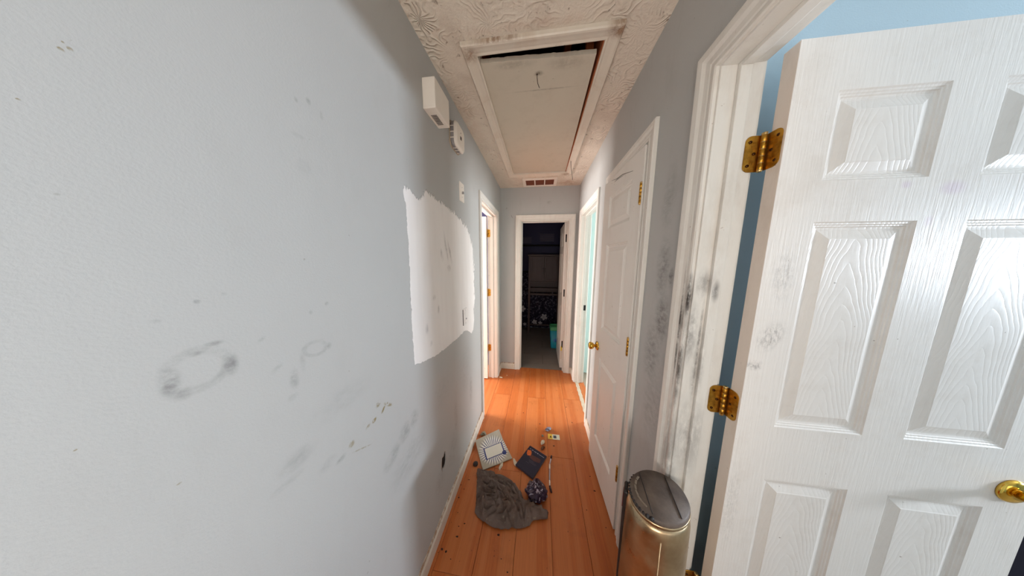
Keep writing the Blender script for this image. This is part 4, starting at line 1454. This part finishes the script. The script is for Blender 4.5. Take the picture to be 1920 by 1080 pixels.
rag_creases = [[(-.366, 1.205), (-.30, 1.185), (-.245, 1.155), (-.19, 1.105)], [(-.345, 1.165), (-.27, 1.13), (-.20, 1.085), (-.15, 1.075)], [(-.24, 1.20), (-.18, 1.19), (-.135, 1.15), (-.09, 1.09)],
               [(-.05, 1.02), (-.045, 1.055), (-.005, 1.085)], [(-.33, 1.05), (-.26, 1.075), (-.20, 1.07)], [(-.30, 1.0), (-.24, 1.03)], [(-.16, .985), (-.15, 1.03), (-.11, 1.05)], [(-.06, 1.0), (-.075, 1.05), (-.10, 1.09)],
               [(-.37, 1.10), (-.31, 1.11), (-.25, 1.10)]]
rdc = random.Random(12)
for k in range(16):
    x_, y_, a_ = rdc.uniform(-.36, -.06), rdc.uniform(.99, 1.21), rdc.uniform(-1.2, .6)
    l_ = rdc.uniform(.03, .09)
    rag_creases.append([(x_, y_), (x_ + l_ * .5 * math.cos(a_), y_ + l_ * .5 * math.sin(a_)), (x_ + l_ * math.cos(a_ + .4), y_ + l_ * math.sin(a_ + .4))])


def cloth_sheet(outline, h, name, mat, parent, layers=16, amp=.022, seed=0.0, creases=()):
    """crumpled sheet: rings of the outline shrinking to the centre, displaced upward into folds"""
    # resample outline finely
    P_ = []
    for k in range(len(outline)):
        a, b = Vector(outline[k]), Vector(outline[(k + 1) % len(outline)])
        for t_ in range(6):
            P_.append(a.lerp(b, t_ / 6))
    c = sum(P_, Vector((0, 0))) / len(P_)
    rs = []
    for r in range(layers):
        f = 1 - r / (layers - .3)
        ring_ = []
        for k, p in enumerate(P_):
            jit = (mnoise.noise(Vector((p.x * 60, p.y * 60, seed))) * .004) if r == 0 else 0
            q = c + (p - c) * (f + jit * 4)
            fx = mnoise.noise(Vector((q.x * 9 + seed, q.y * 9, 1.3)))
            r1 = 1 - abs(mnoise.noise(Vector((q.x * 7 + q.y * 6, (q.y - q.x) * 3.0, 4.1 + seed))) * 2.2)
            r2_ = 1 - abs(mnoise.noise(Vector((q.x * 15 - q.y * 9, (q.y + q.x) * 8, 8.1 + seed))) * 2.2)
            cre = 0.0
            for ln_ in creases:
                for (ax, ay), (bx2, by2) in zip(ln_[:-1], ln_[1:]):
                    ab = Vector((bx2 - ax, by2 - ay))
                    tt = max(0, min(1, ((q - Vector((ax, ay))).dot(ab)) / ab.length_squared))
                    dd = (q - Vector((ax, ay)) - ab * tt).length
                    cre = max(cre, math.exp(-(dd / .005) ** 2))
            z_cre = cre * .021
            edge = min(1, (1 - f) * 5 + .25)
            z = h + edge * (amp * .4 * (fx + .5) + amp * max(0, r1) ** 3 + amp * .55 * max(0, r2_) ** 3) + z_cre
            ring_.append((q.x, q.y, max(z, .003)))
        rs.append(ring_)
    o_ = MB().rings(rs, False, True, True).build(name, mat, parent)
    s_ = o_.modifiers.new('solid', 'SOLIDIFY')
    s_.thickness = .0025
    s_.offset = 1
    return o_


rg = cloth_sheet(rag, .002, 'cleaning_rag', 'rag', None, 44, .030, 2.0, rag_creases)
tag(rg, 'crumpled grey-brown rag spread on the floor', 'rag')
fold2 = cloth_sheet([(-.414, 1.262), (-.33, 1.246), (-.285, 1.252), (-.275, 1.225), (-.33, 1.195), (-.385, 1.205), (-.408, 1.225)], .016, 'folded_corner', 'rag', rg, 8, .014, 5.0)
fold3 = cloth_sheet([(-.01, 1.085), (.045, 1.098), (.052, 1.080), (.085, 1.068), (.080, 1.044), (.03, 1.036), (.0, 1.045)], .012, 'folded_corner', 'rag', rg, 8, .018, 9.0)

# purple tinsel scrunchie
sc_ = empty('tinsel_scrunchie', (.014, 1.166, 0))
tag(sc_, 'dark purple ruffled tinsel scrunchie beside the rag', 'scrunchie')
M['purple'] = simple('dark_purple_foil', srgb(44, 26, 50), .3, .2, .4, 90)
M['silver_foil'] = simple('lilac_silver_foil', srgb(170, 160, 176), .3, .3, .3, 90)
rnd = random.Random(3)
core = MB().rings([[( .056 * math.sin(t * PI / 8) * math.cos(2 * PI * k / 22) * (1 + .25 * rnd.uniform(-1, 1)), .050 * math.sin(t * PI / 8) * math.sin(2 * PI * k / 22) * (1 + .25 * rnd.uniform(-1, 1)), .030 - .028 * math.cos(t * PI / 8)) for k in range(22)] for t in range(1, 8)], smooth=False)
core.build('core', 'purple', sc_)


def petals(nm, mat, cnt, seed):
    rd = random.Random(seed)
    pb = MB()
    for k in range(cnt):
        a = rd.uniform(0, 2 * PI)
        el = rd.uniform(.1, 1.45)
        d = Vector((math.cos(a) * math.cos(el), math.sin(a) * math.cos(el), math.sin(el)))
        p0 = Vector((0, 0, .012)) + Vector((d.x * .046, d.y * .040, d.z * .034))
        t1 = d.cross(Vector((rd.uniform(-1, 1), rd.uniform(-1, 1), rd.uniform(-1, 1)))).normalized()
        t2 = d.cross(t1)
        L_, W_ = rd.uniform(.014, .030), rd.uniform(.004, .009)
        vs_ = []
        for u in range(4):
            uu = u / 3
            q = p0 + t1 * L_ * (uu - .5) + d * (.012 * math.sin(uu * PI) + .002)
            vs_ += [q - t2 * W_ * (1 - .3 * uu), q + t2 * W_ * (1 - .3 * uu) + d * .003]
        vs_ = [(p.x, p.y, max(p.z, .001)) for p in vs_]
        pb.add(vs_, [(2 * u, 2 * u + 1, 2 * u + 3, 2 * u + 2) for u in range(3)])
    o_ = pb.build(nm, mat, sc_)
    s_ = o_.modifiers.new('solid', 'SOLIDIFY')
    s_.thickness = .0008
    return o_


tag(petals('dark_ruffles', 'purple', 130, 1), kind='stuff')
tag(petals('silver_ruffles', 'silver_foil', 60, 2), kind='stuff')

sc_.scale = (1.2, 1.2, 1.15)
# small yellow and white card
cd_ = empty('printed_card', (.157, 1.637, 0))
tag(cd_, 'small yellow and white card with a dark picture on the floor', 'card')
box('card_stock', (-.050, -.026, .001), (.050, .026, .0022), simple('white_card', srgb(222, 218, 196), .5), cd_)
box('yellow_end', (-.050, -.026, .0018), (-.012, .026, .0028), simple('yellow_card_print', srgb(226, 186, 70), .5), cd_)
MB().prism([(-.036, -.010), (-.018, -.010), (-.027, .012)], 2, .002, .0034).build('triangle_print', 'black_plastic', cd_)
box('picture_print', (-.004, -.014, .002), (.022, .014, .0031), simple('dark_card_picture', srgb(70, 70, 84), .5, 0, .5, 120), cd_)
cd_.rotation_euler = (0, 0, .02)

# pen-like stick
pn = empty('paint_pen', (0, 0, 0))
tag(pn, 'thin stick with dark ends and a pale middle lying on the floor', 'stick')
M['lilac_plastic'] = simple('pale_lilac_plastic', srgb(186, 178, 188), .4)
M['dark_end'] = simple('dark_maroon_end', srgb(46, 20, 26), .4)
seq = [((.128, 1.452), (.121, 1.425), .006, 'dark_end', 'cap'), ((.121, 1.425), (.110, 1.380), .0045, 'dark_slot' if False else 'lilac_plastic', 'barrel'), ((.110, 1.380), (.108, 1.345), .0055, 'white_plastic', 'ferrule'),
       ((.108, 1.345), (.104, 1.262), .0045, 'lilac_plastic', 'grip'), ((.104, 1.262), (.103, 1.228), .005, 'white_plastic', 'collar'), ((.103, 1.228), (.112, 1.190), .006, 'dark_end', 'tip')]
for a, b, r, m_, nm in seq:
    MB().tube([(a[0], a[1], .007), (b[0], b[1], .007)], r, 10).build(nm, m_, pn)


def crumple(name, label, cat, loc, size, mat, group=None, seed=1, flat=.5):
    rd = random.Random(seed)
    mb_ = MB()
    n_, rr = 9, []
    for t_ in range(1, 6):
        ring_ = []
        for k in range(n_):
            s_ = 1 + rd.uniform(-.38, .38)
            ring_.append((size[0] * math.sin(t_ * PI / 6) * math.cos(2 * PI * k / n_) * s_, size[1] * math.sin(t_ * PI / 6) * math.sin(2 * PI * k / n_) * s_, max(.0, size[2] * (1 - math.cos(t_ * PI / 6)) * (1 + rd.uniform(-.25, .25)) * .5)))
        rr.append(ring_)
    mb_.rings(rr, smooth=False)
    o_ = mb_.build(name, mat)
    o_.location = (loc[0], loc[1], .0005)
    o_.rotation_euler = (0, 0, rd.uniform(0, 3))
    tag(o_, label, cat, group)
    return o_


M['paper'] = simple('off_white_paper', srgb(214, 200, 178), .8, 0, .15, 40)
M['foil_grey'] = simple('grey_green_wrapper', srgb(126, 122, 102), .5, 0, .4, 80)
M['blue_wrap'] = simple('blue_grey_wrapper', srgb(120, 120, 140), .4, 0, .6, 90)
M['crumb'] = simple('dark_crumb', srgb(44, 26, 20), .8)
g_ = 'paper scraps on the hall floor'
crumple('paper_scrap', 'torn white paper scrap at the front edge of the certificate folder', 'scrap', (-.252, 1.320), (.030, .011, .008), 'paper', g_, 4)
crumple('paper_scrap', 'white paper scrap at the left corner of the navy case', 'scrap', (-.154, 1.362), (.012, .028, .010), 'paper', g_, 8)
crumple('paper_scrap', 'crumpled pale paper behind the navy case', 'scrap', (.060, 1.560), (.014, .024, .022), 'paper', g_, 9)
crumple('wrapper', 'crumpled blue-grey wrapper behind the yellow card', 'wrapper', (.110, 1.705), (.024, .020, .022), 'blue_wrap', None, 11)
crumple('wrapper', 'crumpled grey-green wrapper by the left baseboard', 'wrapper', (-.456, 1.575), (.024, .020, .024), 'foil_grey', None, 12)
crumple('wrapper', 'tiny pale wrapper left of the yellow card', 'wrapper', (.060, 1.632), (.009, .012, .010), 'foil_grey', None, 13)
crumple('debris_lump', 'brown lump of debris touching the top of the navy case', 'debris', (.060, 1.512), (.022, .012, .014), simple('brown_lump', srgb(104, 62, 34), .8), None, 14)
lc = empty('bottle_cap', (-.444, 1.306, 0))
tag(lc, 'black bottle cap left of the certificate folder', 'cap')
MB().lathe([(.017, 0), (.018, .003), (.017, .014), (.014, .016), (.001, .0163)], 20).build('cap_shell', 'black_plastic', lc)
for k in range(10):
    a = 2 * PI * k / 10
    box('ridge', (.0175 * math.cos(a) - .001, .0175 * math.sin(a) - .001, .002), (.0175 * math.cos(a) + .001, .0175 * math.sin(a) + .001, .013), 'black_plastic', lc)
crumple('plaster_crumb', 'white plaster crumbs by the left doorway', 'crumb', (-.470, 2.475), (.022, .012, .006), 'paper', None, 21)
crumple('plaster_crumb', 'smallest white plaster crumb toward the end doorway', 'crumb', (-.400, 2.535), (.007, .006, .005), 'paper', None, 22)
db = MB()
rd = random.Random(5)
spots = [(-.187, 1.859), (-.129, 1.888), (.036, 1.766), (.341, 1.827), (.152, 1.549), (-.482, 1.344), (-.429, .944), (-.193, .938), (-.485, 1.083), (-.455, .835), (.392, 1.337), (.40, 1.244), (.415, 1.054), (.004, 1.592), (-.48, .841), (.31, 2.032), (.09, .80), (-.42, .90), (-.40, .96)]
for k in range(70):
    spots.append((rd.uniform(-.49, .42), rd.uniform(.5, 2.6)))
for k in range(30):
    spots.append((rd.uniform(-.50, -.44), rd.uniform(.5, 1.7)))
for i, (x, y) in enumerate(spots):
    if (-.17 < x < .13 and 1.22 < y < 1.62) or (-.40 < x < .12 and .94 < y < 1.30) or (-.52 < x < -.15 and 1.24 < y < 1.65):
        continue
    s_ = rd.uniform(.003, .0075) if i < 19 else rd.uniform(.0012, .004)
    a = rd.uniform(0, 3)
    ring0 = [(x + s_ * (1 + rd.uniform(-.4, .4)) * math.cos(a + k * PI / 3), y + .7 * s_ * (1 + rd.uniform(-.4, .4)) * math.sin(a + k * PI / 3), .0002) for k in range(6)]
    ring1 = [(x + (p[0] - x) * .6, y + (p[1] - y) * .6, .0002 + s_ * .35) for p in ring0]
    db.rings([ring0, ring1], smooth=False)
o = db.build('floor_crumbs', 'crumb')
tag(o, 'dark crumbs and specks scattered over the laminate floor', 'crumbs', kind='stuff')

# made-up dark bag filling the unidentified dark area past the free edge of the open door
bg = empty('dark_form', (1.50, .712, 0))
tag(bg, 'made-up navy bag standing past the free edge of the open door', 'form')
M['form_dark'] = simple('navy_form', srgb(24, 22, 40), .85, 0, .2, 20)
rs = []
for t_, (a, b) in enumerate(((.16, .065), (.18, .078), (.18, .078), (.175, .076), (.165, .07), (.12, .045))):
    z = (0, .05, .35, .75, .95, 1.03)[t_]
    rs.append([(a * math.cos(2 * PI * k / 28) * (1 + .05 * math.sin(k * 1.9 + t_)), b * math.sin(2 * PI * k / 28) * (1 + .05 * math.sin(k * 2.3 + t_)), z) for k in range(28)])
MB().rings(rs, smooth=True).build('form_body', 'form_dark', bg)
MB().tube([(-.06, 0, 1.02), (-.05, 0, 1.11), (0, 0, 1.14), (.05, 0, 1.11), (.06, 0, 1.02)], .008, 8).build('handle', 'form_dark', bg)

bpy.context.view_layer.update()
